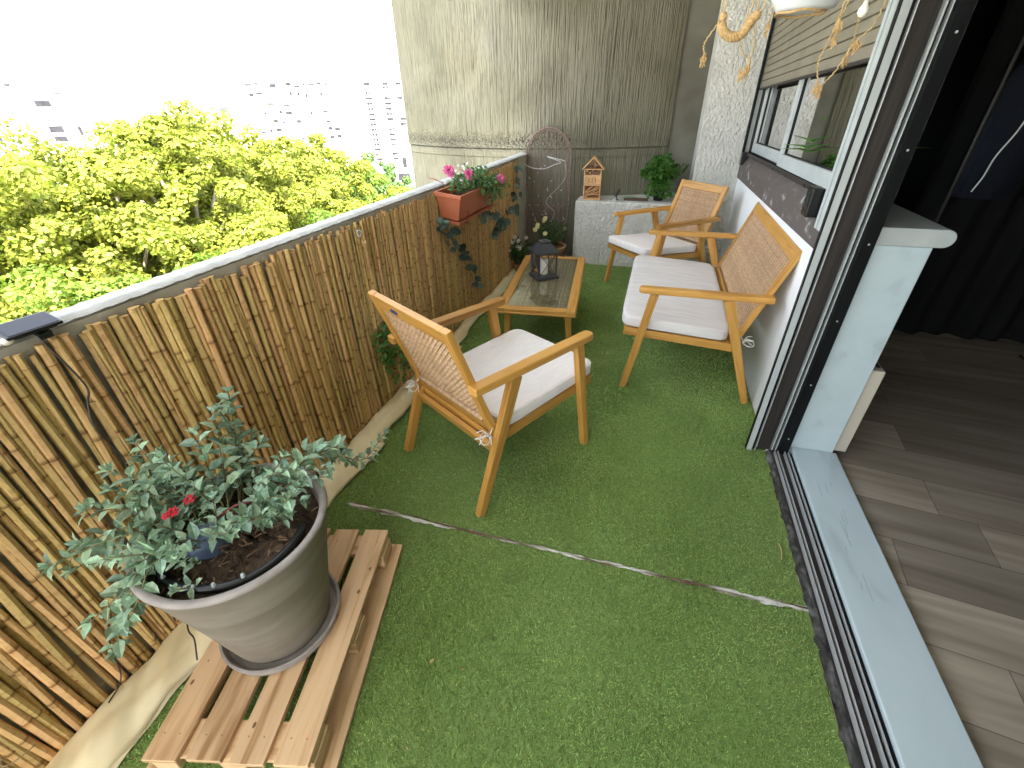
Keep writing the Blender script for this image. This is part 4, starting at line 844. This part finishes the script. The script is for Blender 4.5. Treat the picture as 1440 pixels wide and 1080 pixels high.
for i in range(5):
    for j in range(3):
        if (i + j) % 2: continue
        h.M = Matrix.Translation((-.062 + i * .031, -.03, .258 + j * .018 - .006)) @ Matrix.Rotation(pi / 2, 4, 'X'); h.lathe([(0, 0), (.012, 0), (.0135, -.03), (.0135, .0), (0, .004)], 12, r=random.random())
h.M = None; h.build('tube_filling', M['wicker'], ih)
h = MB()
for x0, x1 in ((-.079, -.042), (-.034, -.006), (.002, .030), (.038, .079)): h.box(x0, x1, -.042, -.034, .155, .24)
h.box(-.079, .079, -.0415, -.0345, .215, .2395); h.box(-.079, .079, -.0415, -.0345, .155, .172); h.build('slotted_door', M['hotel'], ih)
h = MB()
for k in range(6): a = .35 + .12 * k; h.beam((-.076, -.03 + .003 * k, .02 + .012 * k), (.076, -.03 + .003 * k, .02 + .012 * k + .11 * (k % 3) * .5), .010, .008)
h.beam((-.076, -.038, .02), (.07, -.038, .125), .009, .009); h.beam((-.076, -.036, .07), (.0, -.036, .135), .009, .009); h.build('twig_filling', M['hotel'], ih)
bp_ = flowerpot('basil_pot', 'lush green basil in a black pot on the ledge behind the far armchair', (.02, 5.36, .697), potprof(.075, .13), M['black'], M['leafgreen'], 60, .36, .17, None, .075, .62)
fb = MB(); sb = MB(); 
for k in range(7): shoot([(.03, 0, .13), (.12, 0, .2 + .02 * k), (.2 + .006 * k, .0, .27 + .012 * k)], .04, .03, .5, fb, sb, .6, .003, 24)
fb.build('foliage', M['leafdark'], bp_); sb.build('stem', M['stem'], bp_)
for k in range(9):
    a = 2.6 + k * .08; shoot
fb = MB(); sb = MB()
for k in range(14): shoot([(0, 0, .12), (.09 * sin(k), -.09, .17), (.13 * sin(k), -.12, .10 - .01 * (k % 5))], .06, .03, .3, fb, sb, .6, .0025, 24)
for k in range(12): shoot([(-.02, -.02, .12), (-.09, -.01, .2 + .01 * k), (-.17 - .003 * k, .0, .24 + .014 * (k % 4))], .055, .03, .45, fb, sb, .6, .0025, 24)
fb.build('foliage', M['leafgreen'], bp_); sb.build('stem', M['stem'], bp_)
sp = thing('ledge_solar_light', 'small black solar spotlight standing on the white ledge', 'solar light', (-.42, 5.27, .697))
b = MB(); b.M = Matrix.Translation((.01, 0, .075)) @ Matrix.Rotation(.5, 4, 'Y'); b.box(-.012, .012, -.025, .025, -.04, .04); b.build('panel', M['black'], sp, bevel=.003); b = MB(); b.tube([(0, 0, 0), (0, 0, .05)], .006, 8); b.box(-.02, .02, -.018, .018, 0, .012); b.build('stand', M['black'], sp); b = MB(); b.prism([(-.035, 0), (.01, 0), (-.01, .03)], -.03, -.012); b.build('lens_hood', M['alu'], sp)
fs = thing('succulent_tray', 'low tray of small greyish succulents on the white ledge', 'potted plant', (-.24, 5.29, .697)); b = MB(); b.box(-.10, .16, -.03, .04, 0, .02); b.build('tray', M['twig'], fs, bevel=.004); b = MB()
for k in range(60): a = random.uniform(0, 6.28); x = random.uniform(-.1, .02); b.leaf((x, random.uniform(-.02, .03), .02), (cos(a), sin(a), random.uniform(.6, 2)), (0, 0, 1), random.uniform(.02, .05), .008, .2, .2)
b.build('foliage', M['mint'], fs)
# ------------------------------------------------------------------ hanging planter and jute
hp = thing('hanging_planter', 'white round pot hanging from the ceiling in front of the window', 'hanging planter', (.363, 2.0, 1.833))
b = MB(); b.lathe([(0, 0), (.070, .0), (.084, .006), (.100, .035), (.113, .075), (.122, .13), (.118, .13), (.108, .07), (0, .06)], 48); b.lathe([(.101, .036), (.104, .039), (.104, .043), (.105, .045)], 48); b.build('pot', M['whiteceramic'], hp, smooth=True, auto=True)
b = MB(); b.tube([(.07 * cos(t) - .01, .07 * sin(t), -.003 - .002 * sin(5 * t)) for t in [2 * pi * k / 30 for k in range(31)]], .0035, 6, False)
for a in (.4, 2.5, 4.6): b.tube([(.06 * cos(a), .06 * sin(a), -.002), (.108 * cos(a), .108 * sin(a), .05), (.126 * cos(a), .126 * sin(a), .13), (0, 0, .78)], .003, 6)
b.build('cord', M['jute'], hp)
jw = thing('jute_ring', 'curl of thick woven jute rope hanging by the white pier', 'rope decoration', (.175, 2.0, 1.80)); b = MB(); b.M = Matrix.Translation((-.175, -2.0, -1.80))
c = bez([(.126, 2.0, 1.818), (.132, 2.0, 1.800), (.148, 2.0, 1.786), (.17, 2.0, 1.779), (.193, 2.0, 1.784), (.206, 2.0, 1.803), (.219, 2.0, 1.824), (.232, 2.0, 1.836)], 60)
for st in range(3):
    pts = []
    for k, p in enumerate(c):
        t = (c[min(k + 1, 60)] - c[max(k - 1, 0)]).normalized(); s1 = V((0, 1, 0)); s2 = t.cross(s1); a = k * .62 + st * 2.09; pts.append(p + (s1 * cos(a) + s2 * sin(a)) * .008)
    b.tube(pts, .0075, 7)
b.M = b.M @ Matrix.Translation((.128, 2.0, 1.834)); b.lathe([(.012 * cos(t), .013 * sin(t)) for t in [-pi / 2 + pi * k / 8 for k in range(9)]], 14); b.build('rope', M['jute'], jw, smooth=True)
b = MB(); b.M = Matrix.Translation((-.175, -2.0, -1.80)); b.tube([(.126, 2, 1.84), (.135, 2, 2.0), (.15, 2.0, 2.6)], .002, 5); b.tube([(.226, 2, 1.83), (.22, 2, 2.0), (.2, 2.0, 2.6)], .002, 5); b.build('cord', M['straw'], jw)
def dang(pts, lab, knots=(), tails=True, r=.0022):
    t = thing('jute_string', lab, 'string', pts[0], 0, 'knotted jute strings hanging near the planter'); o = -V(pts[0]); b = MB(); b.M = Matrix.Translation(o)
    top = V(pts[0]); c = bez([(top.x, top.y, 2.6), (top.x, top.y, top.z + .2)] + list(pts), 60); b.tube([p + V((.002 * sin(k * 2.2), .002 * cos(k * 1.7), 0)) for k, p in enumerate(c)], r, 5); b.build('strand', M['straw'], t)
    for q in list(knots) + ([1.0] if tails else []):
        b = MB(); b.M = Matrix.Translation(o)
        p = V(pts[0]).lerp(V(pts[-1]), q) if q < 1 else V(pts[-1])
        if q < 1: i = q * (len(pts) - 1); p = V(pts[int(i)]).lerp(V(pts[int(i) + 1]), i - int(i))
        for k in range(6): b.tube([p + R3(.002), p + V((random.gauss(0, .004), random.gauss(0, .004), -.012)), p + V((random.gauss(0, .006), random.gauss(0, .005), -.028 - random.random() * .012))], [.002, .0035, .0015], 5)
        b.build('tassel', M['jute'], t)
dang([(.117, 2, 1.877), (.117, 2, 1.826), (.083, 2, 1.768), (.088, 2, 1.735)], 'leftmost knotted jute string, dangling before the dark concrete gap')
dang([(.209, 2, 1.871), (.19, 2, 1.79), (.207, 2, 1.74), (.24, 2, 1.705), (.216, 2, 1.69)], 'jute string looping below the woven jute curl')
dang([(.247, 2, 1.869), (.225, 2, 1.82), (.24, 2, 1.76), (.235, 2, 1.70)], 'pale jute string along the edge of the roughcast pier')
dang([(.27, 2, 1.84), (.268, 2, 1.81)], 'short frayed jute tassel just left of the white hanging pot')
dang([(.447, 1.9, 1.842), (.437, 1.9, 1.761), (.424, 1.9, 1.695), (.438, 1.9, 1.645)], 'long jute string right of the white hanging pot, before the window')
dang([(.549, 1.9, 1.836), (.54, 1.9, 1.781), (.504, 1.9, 1.737), (.478, 1.9, 1.672), (.45, 1.9, 1.635)], 'rightmost jute string, sloping down across the shutter', (.45,))
dang([(.497, 1.9, 1.824), (.500, 1.9, 1.758), (.496, 1.9, 1.715)], 'jute string hanging straight below the clear bulb')
dang([(.455, 1.9, 1.85), (.448, 1.9, 1.80), (.45, 1.9, 1.765)], 'short jute string hanging between the pot and the clear bulb', (.5,))
bl = thing('glass_bulb', 'small milky glass bulb hanging before the roller shutter', 'light bulb', (.497, 1.88, 1.812)); b = MB(); b.lathe([(0, -.015), (.009, -.012), (.0145, -.003), (.0135, .006), (.007, .015), (.005, .024), (0, .026)], 20); b.build('bulb', M['wax'], bl, smooth=True)
b = MB(); b.tube([(0, 0, .024), (.01, 0, .2), (.02, 0, .8)], .0012, 5); b.build('wire', M['straw'], bl)
# ------------------------------------------------------------------ litter
for x, y, a, l, lab in ((.608, 1.719, .4, .016, 'small dark crumb lying on the turf near the door track'), (-.506, .623, 1.2, .022, 'dry leaf scrap on the turf right of the pallet'), (.70, 1.43, 1.7, .10, 'curved straw-coloured strip on the turf near the threshold'), (.537, 1.99, .1, .02, 'brown leaf scrap at the foot of the door frame')):
    b = MB()
    if l > .05: b.tube([(-.004, -.04, 0), (.003, -.01, .002), (.004, .02, .002), (-.003, .045, 0)], .0018, 5)
    else: b.leaf((0, 0, 0), (cos(a), sin(a), 0), (0, 0, 1), l, l * .6, .3, .1)
    o = b.build('dry_leaf', M['straw'] if l > .018 else M['twig'], loc=(x, y, .018)); tag(o, lab, 'leaf')
b = MB()
for k in range(60):
    if k < 26: x, y = random.uniform(-.62, -.35), random.uniform(.25, 1.4)
    elif k < 44: x, y = .74 - abs(random.gauss(0, .05)), random.uniform(.9, 2.1)
    else: x, y = random.uniform(-1.2, .7), random.uniform(.6, 3.6)
    a = random.uniform(0, 6.28); l = random.uniform(.003, .009) * (1.5 if k % 7 == 0 else 1); b.leaf((x, y, .0155), (cos(a), sin(a), .1), (random.gauss(0, .3), 0, 1), l, l * .5, .2, .1)
lt = b.build('litter', M['straw']); lt['kind'] = 'stuff'; lt['label'] = 'tiny dry scraps scattered over the turf'
# ------------------------------------------------------------------ trees
def tree(az, d, top, r, lm, label, nleaf, ls=.2, flat=.8, kind='plane_tree'):
    a = radians(az); cx, cy = d * cos(a), d * sin(a); hz = r * flat * 1.25; cz = top - hz
    t = thing(kind, label, 'tree', (cx, cy, -14), 0, 'trees below the balcony'); rg_ = np.random.default_rng(int(az * 10 + d))
    b = MB(); trk = [(0, 0, 0), (.15, .1, 4), (-.1, .2, 8), (0, 0, cz + 14)]; b.tube(trk, [.42, .34, .26, .12], 10)
    nc = int(150 * (r / 5) ** 2); nleaf = int(nleaf * 2.0); ls *= .76; ph = rg_.uniform(0, 2 * pi, nc); ct = rg_.uniform(-.55, 1, nc); st = np.sqrt(1 - ct ** 2); rad = rg_.uniform(.35, 1.08, nc) ** .6
    lump = 1 + .16 * np.sin(3 * ph + az) + .12 * np.sin(5 * ph + 2 * az) * st
    cl = np.stack([st * np.cos(ph) * r * rad * lump, st * np.sin(ph) * r * rad * lump, (ct * hz * rad * (1 + .1 * np.sin(4 * ph))) + cz + 14], 1); cr = rg_.uniform(.35, 1.0, nc) * r / 5.2
    for k in range(0, nc, 9): p = V(cl[k]); q = V((0, 0, max(3, p.z * .62))); b.tube([q, q.lerp(p, .5) + V((0, 0, .4)), p], [.13, .08, .03], 6)
    b.build('trunk', M['trunk'], t, smooth=True)
    k = rg_.integers(0, nc, nleaf); dr = rg_.normal(size=(nleaf, 3)); dr /= np.linalg.norm(dr, axis=1)[:, None]; pos = cl[k] + dr * (cr[k] * rg_.uniform(.35, 1, nleaf) ** .5)[:, None] * np.array([1, 1, .75])
    nrm_ = dr * .6 + rg_.normal(size=(nleaf, 3)) * .45 + np.array([0, 0, .55]); nrm_ /= np.linalg.norm(nrm_, axis=1)[:, None]
    u = np.cross(nrm_, rg_.normal(size=(nleaf, 3))); u /= np.linalg.norm(u, axis=1)[:, None]; v = np.cross(nrm_, u); s_ = (ls * rg_.uniform(.6, 1.3, nleaf))[:, None] * .5
    q = np.stack([pos - u * s_, pos + v * s_ * .9 - nrm_ * s_ * .25, pos + u * s_ * 1.1, pos - v * s_ * .9 - nrm_ * s_ * .25], 1).reshape(-1, 3)
    crn = npmesh('crown', q, 4, M[lm], np.clip(rg_.random(nleaf) * .7 + .3 * rg_.random(nc)[k], 0, 1), t)
T_ = [(142.5, 26, 1.75, 4.6, 'treeleaf', 'tallest leafy tree at the left, its top reaching the skyline', 30000, .23), (137, 31, .9, 5.2, 'treeleaf', 'yellow-green tree just right of the tallest one', 26000, .25), (149.5, 24.5, 1.1, 5.2, 'treeleaf', 'broad yellow-green tree left of the tallest one', 28000, .22),
    (157, 22, .6, 5.6, 'treeleaf', 'leftmost tall tree at the edge of the photo', 26000, .21), (131, 38, .2, 5.4, 'treeleaf', 'bright tree in front of the ochre-striped tower block', 22000, .29), (126.8, 45, -1.9, 4.6, 'treeleaf2', 'lower bright tree right of the ochre-striped block', 15000, .32), (123.2, 58, -3.4, 4.8, 'treeleaf3', 'distant darker green tree near the column', 17000, .38), (121.5, 44, -4.6, 4.0, 'treeleaf', 'last low yellow-green tree beside the column', 12000, .32),
    (161, 15, -2.2, 4.6, 'treeleaf2', 'close green tree at the lower left behind the solar lamp', 26000, .18), (152.5, 15.5, -2.3, 4.2, 'treeleaf2', 'fresh green near tree just above the parapet', 26000, .18), (144.5, 18, -2.8, 4.4, 'treeleaf2', 'near green tree below the tallest one', 24000, .19), (137, 21, -3.0, 4.6, 'treeleaf', 'yellow-green near tree in the middle of the row', 22000, .21),
    (130, 27, -3.6, 5.0, 'treeleaf2', 'green tree close behind the middle of the parapet', 20000, .24), (125, 33, -4.6, 4.6, 'treeleaf', 'yellowish tree close above the flower box end of the parapet', 16000, .27), (121, 30, -5.6, 4.2, 'treeleaf2', 'low green tree behind the flower box', 14000, .26), (145, 38, -1.2, 6, 'treeleaf3', 'background tree filling the gap behind the tallest tree', 12000, .32), (153, 34, -1.2, 6, 'treeleaf3', 'background tree behind the leftmost trees', 12000, .32), (135, 50, -2.4, 6, 'treeleaf2', 'background tree left of the ochre-striped block', 10000, .36), (128, 60, -4., 6, 'treeleaf3', 'background tree below the white tower', 9000, .4)]
for q in T_: tree(*q)
# ------------------------------------------------------------------ far buildings (facades face the balcony)
def block(az, d, w, depth, top, label, wins, m='facade', panels=(), rot=0., name='apartment_building'):
    a = radians(az); t = thing(name, label, 'building', (d * cos(a), d * sin(a), -14), a - pi / 2 + rot, 'apartment blocks beyond the trees')
    b = MB(); b.box(-w / 2, w / 2, 0, depth, 0, top + 14); b.box(-w / 2 - .3, w / 2 + .3, -.3, depth, top + 14, top + 14.5); b.build('wall', M[m], t)
    for x, z, ww, hh in wins:
        x = -x; ww *= 1.2 if d < 105 else 1.75; hh *= 1.25 if d < 105 else 1.6
        b = MB(); b.box(x - ww / 2, x + ww / 2, -.12, -.02, z + 14 - hh / 2, z + 14 + hh / 2); o = b.build('window', M['farglass'], t)
    for x, z, ww, hh, pm in panels:
        x = -x; ww *= 3. if d > 105 else 1.3
        b = MB(); b.box(x - ww / 2, x + ww / 2, -.35, -.02, z + 14 - hh / 2, z + 14 + hh / 2); b.build('facade_panel', M[pm], t)
    return t
block(150.5, 92, 30, 14, 5.2, 'long white block at the far left with a few dark windows', [(-2.6, 2.8, 1.3, .55), (-2.7, -.1, 1.2, .6), (-2.7, -1.25, 1.1, .5), (-.1, 4.8, .45, .18), (-4.6, 3.9, .6, .12), (3.1, -.5, .25, 1.2), (6, 2.2, 1.2, .5), (8, -1, 1.2, .5), (-.4, 1.6, .5, .12)], panels=[(-5.0, 1.9, .45, 2.6, 'facadeblue'), (-5.1, -.4, .3, 1.0, 'farglass')])
block(143.2, 100, 13, 12, 4.6, 'white block with dark roof edge left of the tallest tree', [(5.7, 3.0, .25, .5), (4.9, 3.1, 1.2, .22), (2.3, 3.9, .5, .14), (2.6, 1.55, 2.4, .16), (3.9, 2.2, .2, .9), (-2, 2.6, .8, .3)])
block(139.2, 120, 12, 12, 2.2, 'low white block behind the gap between two trees', [(2.6, .9, 1.2, .3), (-.6, .1, .7, .35), (-2.6, .2, .6, .35), (-2.7, -.7, .6, .35), (-.8, -.9, .6, .35), (-1.8, -2, .5, .8)])
mw = []; mp = []
for k in range(11):
    for j in range(7):
        x = 8.0 - k * 1.75 - j * .12; z = 6.6 - j * 1.9
        if random.random() < .38: mw.append((x - .7, z + random.uniform(-.3, .3), random.choice((.35, .6, .8)), random.choice((.25, .45))))
        if 1 < k < 8 and random.random() < .6: mp.append((x, z - .1, .16, 1.45, 'ochre'))
block(130.3, 140, 26, 14, 8.6, 'white tower block with ochre vertical stripes behind the trees', mw, panels=mp)
tw = []
for c_ in (.4, -4.5, -8.0):
    for j in range(15):
        z = 6.3 - j * 1.25
        if random.random() < .12: continue
        tw += [(c_ - .012 * j + .42, z, random.uniform(.35, .6), random.uniform(.3, .45)), (c_ - .012 * j - .42, z, random.uniform(.3, .6), random.uniform(.3, .45))]
    tw.append((c_, 7.1, .9, .35))
block(122.0, 150, 20, 14, 8.2, 'slim white tower with columns of small dark windows next to the concrete column', tw)
block(118.6, 110, 5, 12, -3.0, 'low white building just left of the concrete column', [(1.4, -8.6, .5, 1.3), (1.9, -11.5, 1.5, .9)])
# ------------------------------------------------------------------ camera, light, render
cd_ = bpy.data.cameras.new('camera'); cam = bpy.data.objects.new('camera', cd_); COL.objects.link(cam)
def nrm(v): return V(v).normalized()
f = 618.; Yc = nrm((943 - 720, 540 - 143, -f)); Zc = -nrm((741 - 720, 540 - 1505, -f)); Zc = (Zc - Yc * Zc.dot(Yc)).normalized(); Xc = Yc.cross(Zc)
cam.matrix_world = Matrix.Translation((0, 0, 1.6)) @ Matrix((Xc, Yc, Zc)).to_4x4()
cd_.sensor_width = 36; cd_.lens = 36 * f / 1440; cd_.clip_start = .02; cd_.clip_end = 6000; S.camera = cam
el, saz = radians(48), radians(-38)   # sun stands over the building, behind the camera's right shoulder
sd = V((cos(el) * cos(saz), cos(el) * sin(saz), sin(el)))
sun = bpy.data.lights.new('sun', 'SUN'); so = bpy.data.objects.new('sun', sun); COL.objects.link(so); sun.energy = 3.2; sun.angle = radians(.55); sun.color = (1, .95, .86)
so.rotation_euler = sd.to_track_quat('Z', 'Y').to_euler()
w = bpy.data.worlds.new('World'); S.world = w; w.use_nodes = True; nt = w.node_tree; bg = nt.nodes['Background']; sky = nt.nodes.new('ShaderNodeTexSky'); sky.sky_type = 'NISHITA'; sky.sun_disc = False
sky.sun_elevation = el; sky.sun_rotation = pi / 2 - saz; sky.dust_density = 3.5; sky.air_density = 1.0; sky.ozone_density = .6
hs = nt.nodes.new('ShaderNodeHueSaturation'); hs.inputs['Saturation'].default_value = .38; nt.links.new(sky.outputs[0], hs.inputs['Color']); nt.links.new(hs.outputs[0], bg.inputs[0]); bg.inputs[1].default_value = .15
S.view_settings.view_transform = 'Standard'; S.view_settings.look = 'None'; S.view_settings.gamma = 1; S.view_settings.exposure = 3.25
S.cycles.max_bounces = 8; S.cycles.diffuse_bounces = 5; S.cycles.transparent_max_bounces = 12; S.cycles.use_denoising = True; S.cycles.sample_clamp_indirect = 6
